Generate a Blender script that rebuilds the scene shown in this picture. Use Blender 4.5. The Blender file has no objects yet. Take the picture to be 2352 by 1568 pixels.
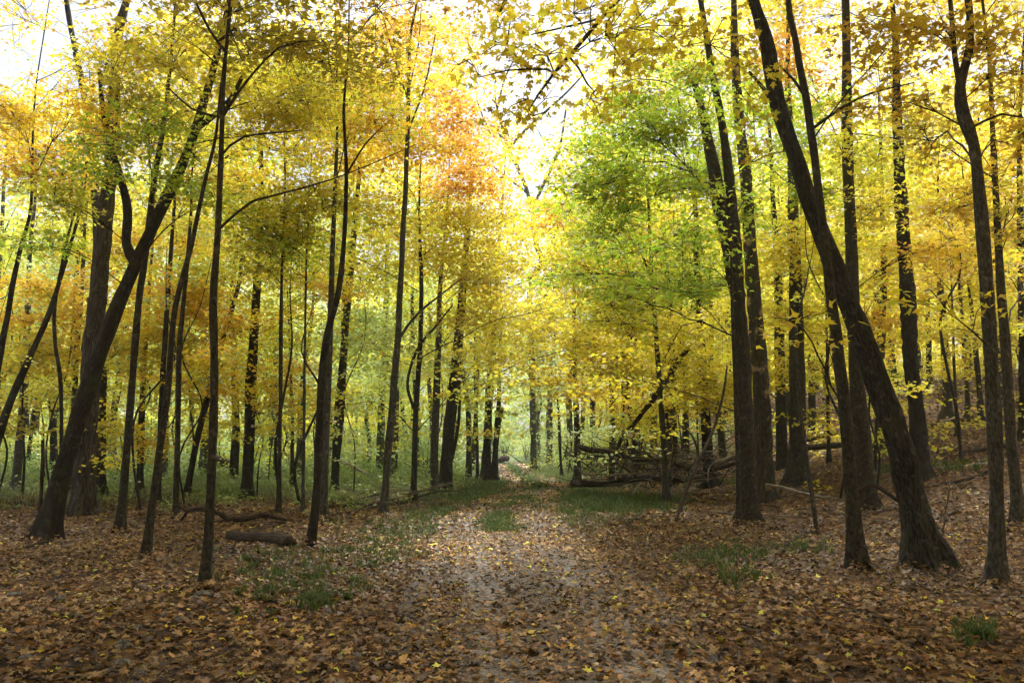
import bpy, math, random
import numpy as np
from mathutils import Vector, Matrix

random.seed(11)
rng = np.random.default_rng(11)
scene = bpy.context.scene
C = scene.collection
R = math.radians

# ------------------------------------------------------------------ camera, sky, sun, exposure
W, H, F = 2352.0, 1568.0, 1846.0          # the photograph's measuring grid and its focal length in grid units
PITCH = R(7.2)
EYE = np.array([0.0, 0.0, 1.6])
cam_d = bpy.data.cameras.new('camera')
cam_d.sensor_width = 36.0
cam_d.lens = F / W * 36.0
cam_d.clip_start = 0.05
cam_d.clip_end = 2000.0
cam = bpy.data.objects.new('camera', cam_d)
C.objects.link(cam)
cam.location = EYE
cam.rotation_euler = (R(90) + PITCH, 0, 0)
scene.camera = cam

SUN_EL, SUN_AZ = R(68), R(8)               # sun behind cloud, ahead of the camera and slightly to the right
world = bpy.data.worlds.new('World')
scene.world = world
world.use_nodes = True
wn, wl = world.node_tree.nodes, world.node_tree.links
wn.clear()
wo = wn.new('ShaderNodeOutputWorld')
bg = wn.new('ShaderNodeBackground')
hs = wn.new('ShaderNodeHueSaturation')
sky = wn.new('ShaderNodeTexSky')
sky.sky_type = 'NISHITA'
sky.sun_disc = False
sky.sun_elevation = SUN_EL
sky.sun_rotation = SUN_AZ
sky.dust_density = 4.0
sky.air_density = 1.0
hs.inputs['Saturation'].default_value = 0.5   # cloud cover greys the sky
wl.new(sky.outputs[0], hs.inputs['Color'])
wl.new(hs.outputs[0], bg.inputs['Color'])
bg.inputs['Strength'].default_value = 0.065
wl.new(bg.outputs[0], wo.inputs[0])

sun_d = bpy.data.lights.new('sun', 'SUN')
sun_d.energy = 3.2
sun_d.angle = R(28)
sun_d.color = (1.0, 0.99, 0.97)
sun = bpy.data.objects.new('sun', sun_d)
C.objects.link(sun)
sd = Vector((math.sin(SUN_AZ) * math.cos(SUN_EL), math.cos(SUN_AZ) * math.cos(SUN_EL), math.sin(SUN_EL)))
sun.rotation_euler = sd.to_track_quat('Z', 'Y').to_euler()
sun.location = (0, 0, 40)

HAZE = 0.0009                              # density of the woodland air

vs = scene.view_settings
scene.display_settings.display_device = 'sRGB'
vs.view_transform = 'Standard'
vs.look = 'None'
vs.gamma = 1.0
vs.exposure = 1.85
vs.use_curve_mapping = False
cy = scene.cycles
cy.max_bounces = 6
cy.diffuse_bounces = 3
cy.glossy_bounces = 2
cy.transmission_bounces = 4
cy.transparent_max_bounces = 4
cy.volume_bounces = 0
cy.caustics_reflective = False
cy.caustics_refractive = False
cy.use_denoising = True
cy.sample_clamp_indirect = 6.0
cy.use_adaptive_sampling = True
cy.adaptive_threshold = 0.035

# ------------------------------------------------------------------ helpers: names, tags, meshes
def tag(o, label=None, cat=None, group=None, kind=None):
    for k, v in (('label', label), ('category', cat), ('group', group), ('kind', kind)):
        if v:
            o[k] = v
    return o


def empty(name, loc):
    o = bpy.data.objects.new(name, None)
    o.empty_display_size = 0.2
    C.objects.link(o)
    o.location = loc
    return o


def mesh_np(name, V, F3=None, F4=None, mat=None, col=None, co=None, smooth=True):
    me = bpy.data.meshes.new(name)
    V = np.asarray(V, np.float32)
    loops, starts = [], []
    n = 0
    if F4 is not None and len(F4):
        F4 = np.asarray(F4, np.int32)
        loops.append(F4.ravel())
        starts.append(np.arange(len(F4), dtype=np.int32) * 4)
        n = F4.size
    if F3 is not None and len(F3):
        F3 = np.asarray(F3, np.int32)
        loops.append(F3.ravel())
        starts.append(n + np.arange(len(F3), dtype=np.int32) * 3)
    L = np.concatenate(loops)
    S = np.concatenate(starts)
    me.vertices.add(len(V))
    me.vertices.foreach_set('co', V.ravel())
    me.loops.add(len(L))
    me.loops.foreach_set('vertex_index', L)
    me.polygons.add(len(S))
    me.polygons.foreach_set('loop_start', S)
    if smooth:
        me.polygons.foreach_set('use_smooth', np.ones(len(S), bool))
    if col is not None:
        a = me.attributes.new('pigment', 'FLOAT_COLOR', 'POINT')
        c4 = np.ones((len(V), 4), np.float32)
        c4[:, :3] = col
        a.data.foreach_set('color', c4.ravel())
    if co is not None:
        a = me.attributes.new('bark_co', 'FLOAT_VECTOR', 'POINT')
        a.data.foreach_set('vector', np.asarray(co, np.float32).ravel())
    me.update(calc_edges=True)
    if mat:
        me.materials.append(mat)
    return me


def obj(name, me, parent=None, loc=None):
    o = bpy.data.objects.new(name, me)
    C.objects.link(o)
    if parent:
        o.parent = parent
    if loc is not None:
        o.location = loc
    return o


class MB:
    """collects tubes (quads and triangles) into one mesh"""
    def __init__(self):
        self.V, self.Q, self.T, self.CO, self.n = [], [], [], [], 0

    def add(self, V, Q, T, co):
        self.V.append(V)
        self.CO.append(co)
        if len(Q):
            self.Q.append(np.asarray(Q) + self.n)
        if len(T):
            self.T.append(np.asarray(T) + self.n)
        self.n += len(V)

    def mesh(self, name, mat, origin):
        V = np.concatenate(self.V) - origin
        Q = np.concatenate(self.Q) if self.Q else None
        T = np.concatenate(self.T) if self.T else None
        return mesh_np(name, V, T, Q, mat, co=np.concatenate(self.CO))


def resample(P, Rr, step):
    """Catmull-Rom through points P with radii Rr"""
    P = np.asarray(P, float)
    Rr = np.asarray(Rr, float)
    n = len(P)
    PP = np.vstack([2 * P[0] - P[1], P, 2 * P[-1] - P[-2]])
    out, rad = [], []
    for i in range(n - 1):
        p0, p1, p2, p3 = PP[i], PP[i + 1], PP[i + 2], PP[i + 3]
        k = max(1, int(np.linalg.norm(p2 - p1) / step))
        for t in np.arange(k) / k:
            out.append(0.5 * ((2 * p1) + (-p0 + p2) * t + (2 * p0 - 5 * p1 + 4 * p2 - p3) * t * t + (-p0 + 3 * p1 - 3 * p2 + p3) * t ** 3))
            rad.append(Rr[i] * (1 - t) + Rr[i + 1] * t)
    out.append(P[-1])
    rad.append(Rr[-1])
    return np.array(out), np.array(rad)


def tube(P, Rr, sides=8, rough=0.0, flare=0.0, cap=False, rg=rng, ridges=0.0):
    n = len(P)
    T = np.gradient(P, axis=0)
    T /= np.maximum(np.linalg.norm(T, axis=1, keepdims=True), 1e-9)
    ref = np.array([0.0, 1.0, 0.0]) if abs(T[0][1]) < 0.9 else np.array([1.0, 0.0, 0.0])
    Nn = ref - T * (T @ ref)[:, None]
    bad = np.linalg.norm(Nn, axis=1) < 0.05
    Nn[bad] = np.array([0, 0, 1.0])
    Nn /= np.linalg.norm(Nn, axis=1, keepdims=True)
    B = np.cross(T, Nn)
    s = np.concatenate([[0], np.cumsum(np.linalg.norm(np.diff(P, axis=0), axis=1))])
    th = np.arange(sides) / sides * 2 * np.pi
    rad = np.repeat(Rr[:, None], sides, 1)
    if rough > 0:
        d = np.zeros((n, sides))
        for _ in range(6):
            k = rg.integers(1, 5)
            d += rg.normal() * np.cos(k * th[None] + rg.uniform(0, 6.28) + s[:, None] * rg.uniform(-6, 6))
        for _ in range(4):
            k = rg.integers(0, 3)
            d += rg.normal() * 0.8 * np.cos(k * th[None] + rg.uniform(0, 6.28) + s[:, None] * rg.uniform(-18, 18))
        rad = rad * (1 + rough * d * 0.35)
    if ridges > 0:
        rad = rad * (1 + ridges * rg.uniform(-1, 1, (n, sides)))
    if flare > 0:
        k = rg.integers(3, 6)
        lob = 0.9 + 0.6 * np.cos(k * th + rg.uniform(0, 6)) + 0.3 * np.cos((k + 2) * th + rg.uniform(0, 6))
        rad = rad * (1 + flare * np.exp(-np.maximum(s[:, None] - 0.35, 0) / 0.26) * lob[None])
    V = P[:, None, :] + rad[..., None] * (np.cos(th)[None, :, None] * Nn[:, None, :] + np.sin(th)[None, :, None] * B[:, None, :])
    rm = float(np.max(Rr))
    co = np.empty((n, sides, 3))
    co[..., 0] = np.cos(th) * rm
    co[..., 1] = np.sin(th) * rm
    co[..., 2] = s[:, None]
    i = np.arange(n - 1)[:, None] * sides
    j = np.arange(sides)[None]
    j2 = (j + 1) % sides
    Q = np.stack([i + j, i + j2, i + sides + j2, i + sides + j], -1).reshape(-1, 4)
    V = V.reshape(-1, 3)
    co = co.reshape(-1, 3)
    Tt = np.zeros((0, 3), int)
    if cap:
        c0, c1 = len(V), len(V) + 1
        V = np.vstack([V, P[0] - T[0] * Rr[0] * 0.15, P[-1] + T[-1] * Rr[-1] * 0.3])
        co = np.vstack([co, [0, 0, 0], [0, 0, s[-1]]])
        e = (n - 1) * sides
        jj = np.arange(sides)
        Tt = np.vstack([np.stack([np.full(sides, c0), (jj + 1) % sides, jj], -1), np.stack([np.full(sides, c1), e + jj, e + (jj + 1) % sides], -1)])
    return V, Q, Tt, co


# ------------------------------------------------------------------ terrain
TRAIL_Y = np.array([-15, 0, 5.7, 8, 13, 16.6, 21, 24, 27, 31, 36, 44, 57, 66, 75, 86, 104])
TRAIL_X = np.array([0.7, 0.5, 0.40, 0.30, 0.0, -0.30, -0.1, 0.4, 0.95, 1.05, 0.72, 0.35, 0.0, -0.9, -2.6, -6.0, -15.0])


def trail_x(y):
    a = np.interp(y, TRAIL_Y, TRAIL_X)
    return (np.interp(np.asarray(y) - 2.0, TRAIL_Y, TRAIL_X) + 2 * a + np.interp(np.asarray(y) + 2.0, TRAIL_Y, TRAIL_X)) / 4


def sm(x, a, b):
    t = np.clip((x - a) / (b - a), 0, 1)
    return t * t * (3 - 2 * t)


def hgt(x, y):
    x = np.asarray(x, float)
    y = np.asarray(y, float)
    u = x - 5.4
    hill = 0.26 * (u * 0.5 + np.sqrt(u * u * 0.25 + 1.0) - 0.4) * sm(y, 8, 24) * sm(x, 1.5, 7)
    hill += 0.10 * np.clip(y - 30, 0, 30) * sm(x, 7, 19)
    hill = 9.0 * (1 - np.exp(-hill / 9.0)) * (1 - 0.5 * sm(y, 80, 200))
    d = np.abs(x - trail_x(y))
    und = (0.05 * np.sin(x * 0.9 + 1.3 * np.sin(y * 0.4)) + 0.04 * np.sin(y * 0.7 + 2 + x * 0.3) + 0.025 * np.sin(x * 2.1 - y * 1.3)) * sm(d, 1.3, 3.5)
    bank = 0.5 * sm(x - trail_x(y), 2.2, 6.5) * sm(y, 34, 46) + 0.25 * sm(trail_x(y) - x, 6, 14) * sm(y, 30, 50)
    return hill + und + bank


Fv = np.array([0, math.cos(PITCH), math.sin(PITCH)])
Uv = np.array([0, -math.sin(PITCH), math.cos(PITCH)])


def ray(zx, zy):
    return Fv + np.array([1.0, 0, 0]) * ((zx - W / 2) / F) + Uv * ((H / 2 - zy) / F)


def at(zx, zy, Y):
    d = ray(zx, zy)
    return EYE + d * (Y / d[1])


def gnd(zx, zy, far=46.0):
    d = ray(zx, zy)
    t, st = 3.0, 0.12
    while t < far:
        p = EYE + d * t
        if p[2] <= hgt(p[0], p[1]):
            return np.array([p[0], p[1], float(hgt(p[0], p[1]))])
        t += st + t * 0.004
    p = EYE + d * far
    return np.array([p[0], p[1], float(hgt(p[0], p[1]))])


def gnd_many(zx, zy, far=75.0):
    """vectorised ground hits; returns points and a mask of rays that hit"""
    d = Fv[None] + np.outer((zx - W / 2) / F, [1.0, 0, 0]) + np.outer((H / 2 - zy) / F, Uv)
    res = np.zeros((len(zx), 3))
    hit = np.zeros(len(zx), bool)
    t = 3.0
    while t < far:
        p = EYE + d * t
        h = hgt(p[:, 0], p[:, 1])
        new = (~hit) & (p[:, 2] <= h)
        res[new] = p[new]
        res[new, 2] = h[new]
        hit |= new
        t += 0.1 + t * 0.008
    return res, hit


# ------------------------------------------------------------------ materials
def new_mat(name):
    m = bpy.data.materials.new(name)
    m.use_nodes = True
    nt = m.node_tree
    nt.nodes.clear()
    out = nt.nodes.new('ShaderNodeOutputMaterial')
    return m, nt, out


def leaf_mat(name, trans=0.55, gloss=0.05, rough=0.45, gain=1.0):
    m, nt, out = new_mat(name)
    at_ = nt.nodes.new('ShaderNodeAttribute')
    at_.attribute_name = 'pigment'
    co = nt.nodes.new('ShaderNodeTexCoord')
    nz = nt.nodes.new('ShaderNodeTexNoise')
    nz.inputs['Scale'].default_value = 26.0
    nz.inputs['Detail'].default_value = 2.0
    nt.links.new(co.outputs['Object'], nz.inputs['Vector'])
    mr = nt.nodes.new('ShaderNodeMapRange')
    mr.inputs[1].default_value = 0.3
    mr.inputs[2].default_value = 0.7
    mr.inputs[3].default_value = 0.86
    mr.inputs[4].default_value = 1.12
    nt.links.new(nz.outputs['Fac'], mr.inputs[0])
    mx = nt.nodes.new('ShaderNodeMix')
    mx.data_type = 'RGBA'
    mx.blend_type = 'MULTIPLY'
    mx.inputs[0].default_value = 1.0
    nt.links.new(at_.outputs['Color'], mx.inputs[6])
    nt.links.new(mr.outputs[0], mx.inputs[7])
    df = nt.nodes.new('ShaderNodeBsdfDiffuse')
    tr = nt.nodes.new('ShaderNodeBsdfTranslucent')
    gl = nt.nodes.new('ShaderNodeBsdfGlossy')
    gl.inputs['Roughness'].default_value = rough
    m1 = nt.nodes.new('ShaderNodeMixShader')
    m1.inputs[0].default_value = trans
    m2 = nt.nodes.new('ShaderNodeMixShader')
    m2.inputs[0].default_value = gloss
    nt.links.new(mx.outputs[2], df.inputs['Color'])
    nt.links.new(mx.outputs[2], tr.inputs['Color'])
    nt.links.new(df.outputs[0], m1.inputs[1])
    nt.links.new(tr.outputs[0], m1.inputs[2])
    nt.links.new(m1.outputs[0], m2.inputs[1])
    nt.links.new(gl.outputs[0], m2.inputs[2])
    nt.links.new(m2.outputs[0], out.inputs[0])
    return m


def bark_mat(name, dark, light, moss=(0.05, 0.06, 0.025), moss_amt=0.25, furrow=60.0, stretch=0.12, bump=0.6, patch=None):
    m, nt, out = new_mat(name)
    L = nt.links.new
    a = nt.nodes.new('ShaderNodeAttribute')
    a.attribute_name = 'bark_co'
    mp = nt.nodes.new('ShaderNodeMapping')
    mp.inputs['Scale'].default_value = (1, 1, stretch)
    L(a.outputs['Vector'], mp.inputs[0])
    n1 = nt.nodes.new('ShaderNodeTexNoise')
    n1.inputs['Scale'].default_value = furrow
    n1.inputs['Detail'].default_value = 5
    n1.inputs['Distortion'].default_value = 0.6
    L(mp.outputs[0], n1.inputs['Vector'])
    n2 = nt.nodes.new('ShaderNodeTexNoise')
    n2.inputs['Scale'].default_value = 5.0
    n2.inputs['Detail'].default_value = 4
    L(a.outputs['Vector'], n2.inputs['Vector'])
    rp = nt.nodes.new('ShaderNodeValToRGB')
    rp.color_ramp.elements[0].position = 0.42
    rp.color_ramp.elements[0].color = (*dark, 1)
    rp.color_ramp.elements[1].position = 0.60
    rp.color_ramp.elements[1].color = (*light, 1)
    L(n1.outputs['Fac'], rp.inputs[0])
    mr = nt.nodes.new('ShaderNodeMapRange')
    mr.inputs[1].default_value = 0.48
    mr.inputs[2].default_value = 0.68
    mr.inputs[4].default_value = moss_amt * 2
    L(n2.outputs['Fac'], mr.inputs[0])
    mx = nt.nodes.new('ShaderNodeMix')
    mx.data_type = 'RGBA'
    mx.inputs[7].default_value = (*moss, 1)
    L(mr.outputs[0], mx.inputs[0])
    L(rp.outputs[0], mx.inputs[6])
    last = mx.outputs[2]
    n5 = nt.nodes.new('ShaderNodeTexNoise')
    n5.inputs['Scale'].default_value = 9.0
    n5.inputs['Detail'].default_value = 7
    n5.inputs['Roughness'].default_value = 0.65
    L(a.outputs['Vector'], n5.inputs['Vector'])
    m5 = nt.nodes.new('ShaderNodeMapRange')
    m5.inputs[1].default_value = 0.56
    m5.inputs[2].default_value = 0.66
    m5.inputs[4].default_value = 0.75
    L(n5.outputs['Fac'], m5.inputs[0])
    mx5 = nt.nodes.new('ShaderNodeMix')
    mx5.data_type = 'RGBA'
    mx5.inputs[7].default_value = (light[0] * 1.7 + 0.02, light[1] * 1.75 + 0.02, light[2] * 1.6 + 0.015, 1)
    L(m5.outputs[0], mx5.inputs[0])
    L(last, mx5.inputs[6])
    last = mx5.outputs[2]
    if patch:                                   # bare pale wood where the bark has come off
        n3 = nt.nodes.new('ShaderNodeTexNoise')
        n3.inputs['Scale'].default_value = 1.6
        n3.inputs['Detail'].default_value = 6
        L(a.outputs['Vector'], n3.inputs['Vector'])
        m3 = nt.nodes.new('ShaderNodeMapRange')
        m3.inputs[1].default_value = 0.58
        m3.inputs[2].default_value = 0.62
        L(n3.outputs['Fac'], m3.inputs[0])
        mx2 = nt.nodes.new('ShaderNodeMix')
        mx2.data_type = 'RGBA'
        mx2.inputs[7].default_value = (*patch, 1)
        L(m3.outputs[0], mx2.inputs[0])
        L(last, mx2.inputs[6])
        last = mx2.outputs[2]
    bp = nt.nodes.new('ShaderNodeBump')
    bp.inputs['Strength'].default_value = bump
    bp.inputs['Distance'].default_value = 0.035
    L(n1.outputs['Fac'], bp.inputs['Height'])
    b = nt.nodes.new('ShaderNodeBsdfPrincipled')
    b.inputs['Roughness'].default_value = 0.9
    b.inputs['Specular IOR Level'].default_value = 0.25
    L(last, b.inputs['Base Color'])
    L(bp.outputs[0], b.inputs['Normal'])
    L(b.outputs[0], out.inputs[0])
    return m


def ground_mat():
    m, nt, out = new_mat('leaf_mould')
    L = nt.links.new
    tc = nt.nodes.new('ShaderNodeTexCoord')
    v = nt.nodes.new('ShaderNodeTexVoronoi')
    v.inputs['Scale'].default_value = 11
    L(tc.outputs['Object'], v.inputs['Vector'])
    rp = nt.nodes.new('ShaderNodeValToRGB')
    cr = rp.color_ramp
    cr.interpolation = 'CONSTANT'
    cols = [(0.0, (0.03, 0.02, 0.013)), (0.25, (0.09, 0.05, 0.022)), (0.45, (0.05, 0.03, 0.018)), (0.62, (0.16, 0.09, 0.04)), (0.8, (0.12, 0.06, 0.02)), (0.92, (0.2, 0.12, 0.045))]
    cr.elements[0].color = (*cols[0][1], 1)
    cr.elements[1].position = cols[1][0]
    cr.elements[1].color = (*cols[1][1], 1)
    for p, c in cols[2:]:
        e = cr.elements.new(p)
        e.color = (*c, 1)
    sep = nt.nodes.new('ShaderNodeSeparateColor')
    L(v.outputs['Color'], sep.inputs[0])
    L(sep.outputs[0], rp.inputs[0])
    # green ground cover growing in big patches far back
    n = nt.nodes.new('ShaderNodeTexNoise')
    n.inputs['Scale'].default_value = 0.16
    n.inputs['Detail'].default_value = 6
    L(tc.outputs['Object'], n.inputs['Vector'])
    sp = nt.nodes.new('ShaderNodeSeparateXYZ')
    L(tc.outputs['Object'], sp.inputs[0])
    mr = nt.nodes.new('ShaderNodeMapRange')
    mr.inputs[1].default_value = 20
    mr.inputs[2].default_value = 34
    L(sp.outputs[1], mr.inputs[0])
    mrx = nt.nodes.new('ShaderNodeMapRange')
    mrx.inputs[1].default_value = 7
    mrx.inputs[2].default_value = 3
    L(sp.outputs[0], mrx.inputs[0])
    mul = nt.nodes.new('ShaderNodeMath')
    mul.operation = 'MULTIPLY'
    L(mr.outputs[0], mul.inputs[0])
    L(mrx.outputs[0], mul.inputs[1])
    mr2 = nt.nodes.new('ShaderNodeMapRange')
    mr2.inputs[1].default_value = 0.3
    mr2.inputs[2].default_value = 0.5
    L(n.outputs['Fac'], mr2.inputs[0])
    mul2 = nt.nodes.new('ShaderNodeMath')
    mul2.operation = 'MULTIPLY'
    L(mul.outputs[0], mul2.inputs[0])
    L(mr2.outputs[0], mul2.inputs[1])
    mx = nt.nodes.new('ShaderNodeMix')
    mx.data_type = 'RGBA'
    mx.inputs[7].default_value = (0.10, 0.13, 0.05, 1)
    L(mul2.outputs[0], mx.inputs[0])
    L(rp.outputs[0], mx.inputs[6])
    n4 = nt.nodes.new('ShaderNodeTexNoise')
    n4.inputs['Scale'].default_value = 40
    n4.inputs['Detail'].default_value = 4
    L(tc.outputs['Object'], n4.inputs['Vector'])
    bp = nt.nodes.new('ShaderNodeBump')
    bp.inputs['Strength'].default_value = 0.9
    bp.inputs['Distance'].default_value = 0.03
    L(n4.outputs['Fac'], bp.inputs['Height'])
    b = nt.nodes.new('ShaderNodeBsdfPrincipled')
    b.inputs['Roughness'].default_value = 0.95
    b.inputs['Specular IOR Level'].default_value = 0.2
    L(mx.outputs[2], b.inputs['Base Color'])
    L(bp.outputs[0], b.inputs['Normal'])
    L(b.outputs[0], out.inputs[0])
    return m


def gravel_mat():
    m, nt, out = new_mat('trail_gravel')
    L = nt.links.new
    tc = nt.nodes.new('ShaderNodeTexCoord')
    v = nt.nodes.new('ShaderNodeTexVoronoi')
    v.inputs['Scale'].default_value = 42
    L(tc.outputs['Object'], v.inputs['Vector'])
    sep = nt.nodes.new('ShaderNodeSeparateColor')
    L(v.outputs['Color'], sep.inputs[0])
    rp = nt.nodes.new('ShaderNodeValToRGB')
    rp.color_ramp.elements[0].color = (0.07, 0.058, 0.05, 1)
    rp.color_ramp.elements[1].color = (0.36, 0.32, 0.295, 1)
    L(sep.outputs[0], rp.inputs[0])
    n = nt.nodes.new('ShaderNodeTexNoise')
    n.inputs['Scale'].default_value = 1.3
    n.inputs['Detail'].default_value = 5
    L(tc.outputs['Object'], n.inputs['Vector'])
    mr = nt.nodes.new('ShaderNodeMapRange')
    mr.inputs[1].default_value = 0.42
    mr.inputs[2].default_value = 0.62
    mr.inputs[4].default_value = 0.75
    L(n.outputs['Fac'], mr.inputs[0])
    # gravel lies bare in the two worn ruts, soil covers it between and beside them
    la = nt.nodes.new('ShaderNodeAttribute')
    la.attribute_name = 'bark_co'
    sx = nt.nodes.new('ShaderNodeSeparateXYZ')
    L(la.outputs['Vector'], sx.inputs[0])
    ab = nt.nodes.new('ShaderNodeMath')
    ab.operation = 'ABSOLUTE'
    L(sx.outputs[0], ab.inputs[0])
    sb = nt.nodes.new('ShaderNodeMath')
    sb.operation = 'SUBTRACT'
    sb.inputs[1].default_value = 0.54
    L(ab.outputs[0], sb.inputs[0])
    ab2 = nt.nodes.new('ShaderNodeMath')
    ab2.operation = 'ABSOLUTE'
    L(sb.outputs[0], ab2.inputs[0])
    lr = nt.nodes.new('ShaderNodeMapRange')
    lr.inputs[1].default_value = 0.12
    lr.inputs[2].default_value = 0.36
    lr.inputs[4].default_value = 0.9
    L(ab2.outputs[0], lr.inputs[0])
    mxx = nt.nodes.new('ShaderNodeMath')
    mxx.operation = 'MAXIMUM'
    L(lr.outputs[0], mxx.inputs[0])
    L(mr.outputs[0], mxx.inputs[1])
    mx = nt.nodes.new('ShaderNodeMix')
    mx.data_type = 'RGBA'
    mx.inputs[7].default_value = (0.06, 0.042, 0.028, 1)
    L(mxx.outputs[0], mx.inputs[0])
    L(rp.outputs[0], mx.inputs[6])
    bp = nt.nodes.new('ShaderNodeBump')
    bp.inputs['Strength'].default_value = 0.9
    bp.inputs['Distance'].default_value = 0.015
    bp.invert = True
    L(v.outputs['Distance'], bp.inputs['Height'])
    b = nt.nodes.new('ShaderNodeBsdfPrincipled')
    b.inputs['Roughness'].default_value = 0.75
    L(mx.outputs[2], b.inputs['Base Color'])
    L(bp.outputs[0], b.inputs['Normal'])
    L(b.outputs[0], out.inputs[0])
    return m


M_LEAF = leaf_mat('autumn_leaf', 0.55, 0.04)
M_LITTER = leaf_mat('dry_leaf', 0.15, 0.05, 0.5)
M_GRASS = leaf_mat('grass_blade', 0.35, 0.04)
M_GROUND = ground_mat()
M_GRAVEL = gravel_mat()
BARK = {
    'dark': bark_mat('dark_bark', (0.0098, 0.0084, 0.0069), (0.0372, 0.0314, 0.0271)),
    'maple': bark_mat('maple_bark', (0.0175, 0.0153, 0.0131), (0.0569, 0.0497, 0.0437), furrow=30, stretch=0.6, bump=0.35),
    'grey': bark_mat('grey_bark', (0.0293, 0.0276, 0.0276), (0.0934, 0.0880, 0.0858), furrow=34, stretch=0.4, bump=0.35),
    'hickory': bark_mat('shaggy_bark', (0.0167, 0.0141, 0.0123), (0.1038, 0.0898, 0.0792), furrow=46, stretch=0.08, bump=1.0, moss_amt=0.1),
    'snag': bark_mat('peeling_bark', (0.0198, 0.0167, 0.0134), (0.0729, 0.0637, 0.0560), furrow=40, stretch=0.15, patch=(0.3240, 0.2450, 0.1680)),
    'furrow': bark_mat('furrowed_bark', (0.0085, 0.0076, 0.0062), (0.0653, 0.0589, 0.0542), furrow=55, stretch=0.16, bump=1.0),
    'twig': bark_mat('twig_bark', (0.0148, 0.0109, 0.0086), (0.0413, 0.0304, 0.0234), moss_amt=0.1),
    'dead': bark_mat('dead_wood', (0.08, 0.066, 0.054), (0.30, 0.255, 0.21), furrow=40, stretch=0.1),
    'rotten': bark_mat('rotten_wood', (0.013, 0.009, 0.007), (0.068, 0.041, 0.026), furrow=40, stretch=0.1, bump=1.0),
    'bleached': bark_mat('bleached_wood', (0.22, 0.20, 0.18), (0.5, 0.46, 0.42), moss_amt=0.05),
    'stone': bark_mat('grey_stone', (0.07, 0.068, 0.065), (0.16, 0.155, 0.15), moss_amt=0.2, stretch=1.0, furrow=25),
    'wood': bark_mat('bare_wood', (0.13, 0.088, 0.05), (0.28, 0.20, 0.125), moss_amt=0.1, furrow=50, stretch=0.06),
}

# ------------------------------------------------------------------ leaves
TM_HI_O = np.array([(0, 0.02), (.17, -.10), (.30, -.06), (.20, .16), (.50, .30), (.56, .46), (.22, .47), (.24, .70), (.10, .74), (0, 1.0),
                    (-.10, .74), (-.24, .70), (-.22, .47), (-.56, .46), (-.50, .30), (-.20, .16), (-.30, -.06), (-.17, -.10)])


def template(kind):
    if kind == 'hi':
        xy = np.vstack([TM_HI_O, [(0, .34)]])
        n = len(TM_HI_O)
        f = np.array([(n, i, (i + 1) % n) for i in range(n)])
    elif kind == 'mid':
        xy = np.array([(0, 0), (.54, .30), (.18, .44), (0, 1), (-.18, .44), (-.54, .30)])
        f = np.array([(0, 1, 2), (0, 2, 3), (0, 3, 4), (0, 4, 5)])
    elif kind == 'dry':
        xy = np.array([(0, 0), (.3, -.06), (.2, .16), (.54, .4), (.2, .47), (0, 1), (-.2, .47), (-.54, .4), (-.2, .16), (-.3, -.06), (0, .34)])
        f = np.array([(10, i, (i + 1) % 10) for i in range(10)])
    else:
        xy = np.array([(0, 0), (.44, .42), (0, 1), (-.44, .42)])
        f = np.array([(0, 1, 2), (0, 2, 3)])
    xy = xy - np.array([0, 0.35])
    z = -0.55 * xy[:, 1] ** 2 - 0.25 * np.abs(xy[:, 0])
    return np.column_stack([xy, z]), f


TMPL = {k: template(k) for k in ('hi', 'mid', 'dry', 'lo')}


def nrm(a):
    return a / np.maximum(np.linalg.norm(a, axis=-1, keepdims=True), 1e-9)


def leaf_arrays(pos, nor, tip, size, col, kind, curl=None):
    tv, tf = TMPL[kind]
    nor = nrm(nor)
    tip = nrm(tip - nor * np.sum(tip * nor, 1, keepdims=True))
    rt = np.cross(tip, nor)
    N = len(pos)
    if curl is None:
        curl = rng.uniform(0.2, 1.1, N)
    wx = rng.uniform(0.8, 1.08, N)
    sk = rng.normal(0, 0.16, N)
    X = tv[None, :, 0] * wx[:, None] + sk[:, None] * tv[None, :, 1] ** 2
    Y = np.repeat(tv[None, :, 1], N, 0)
    Z = tv[None, :, 2] * curl[:, None] + rng.normal(0, 0.03, (N, len(tv)))
    V = pos[:, None] + size[:, None, None] * (X[..., None] * rt[:, None] + Y[..., None] * tip[:, None] + Z[..., None] * nor[:, None])
    f = tf[None] + (np.arange(N) * len(tv))[:, None, None]
    c = np.repeat(col[:, None], len(tv), 1)
    return V.reshape(-1, 3), f.reshape(-1, 3), c.reshape(-1, 3)


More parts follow.
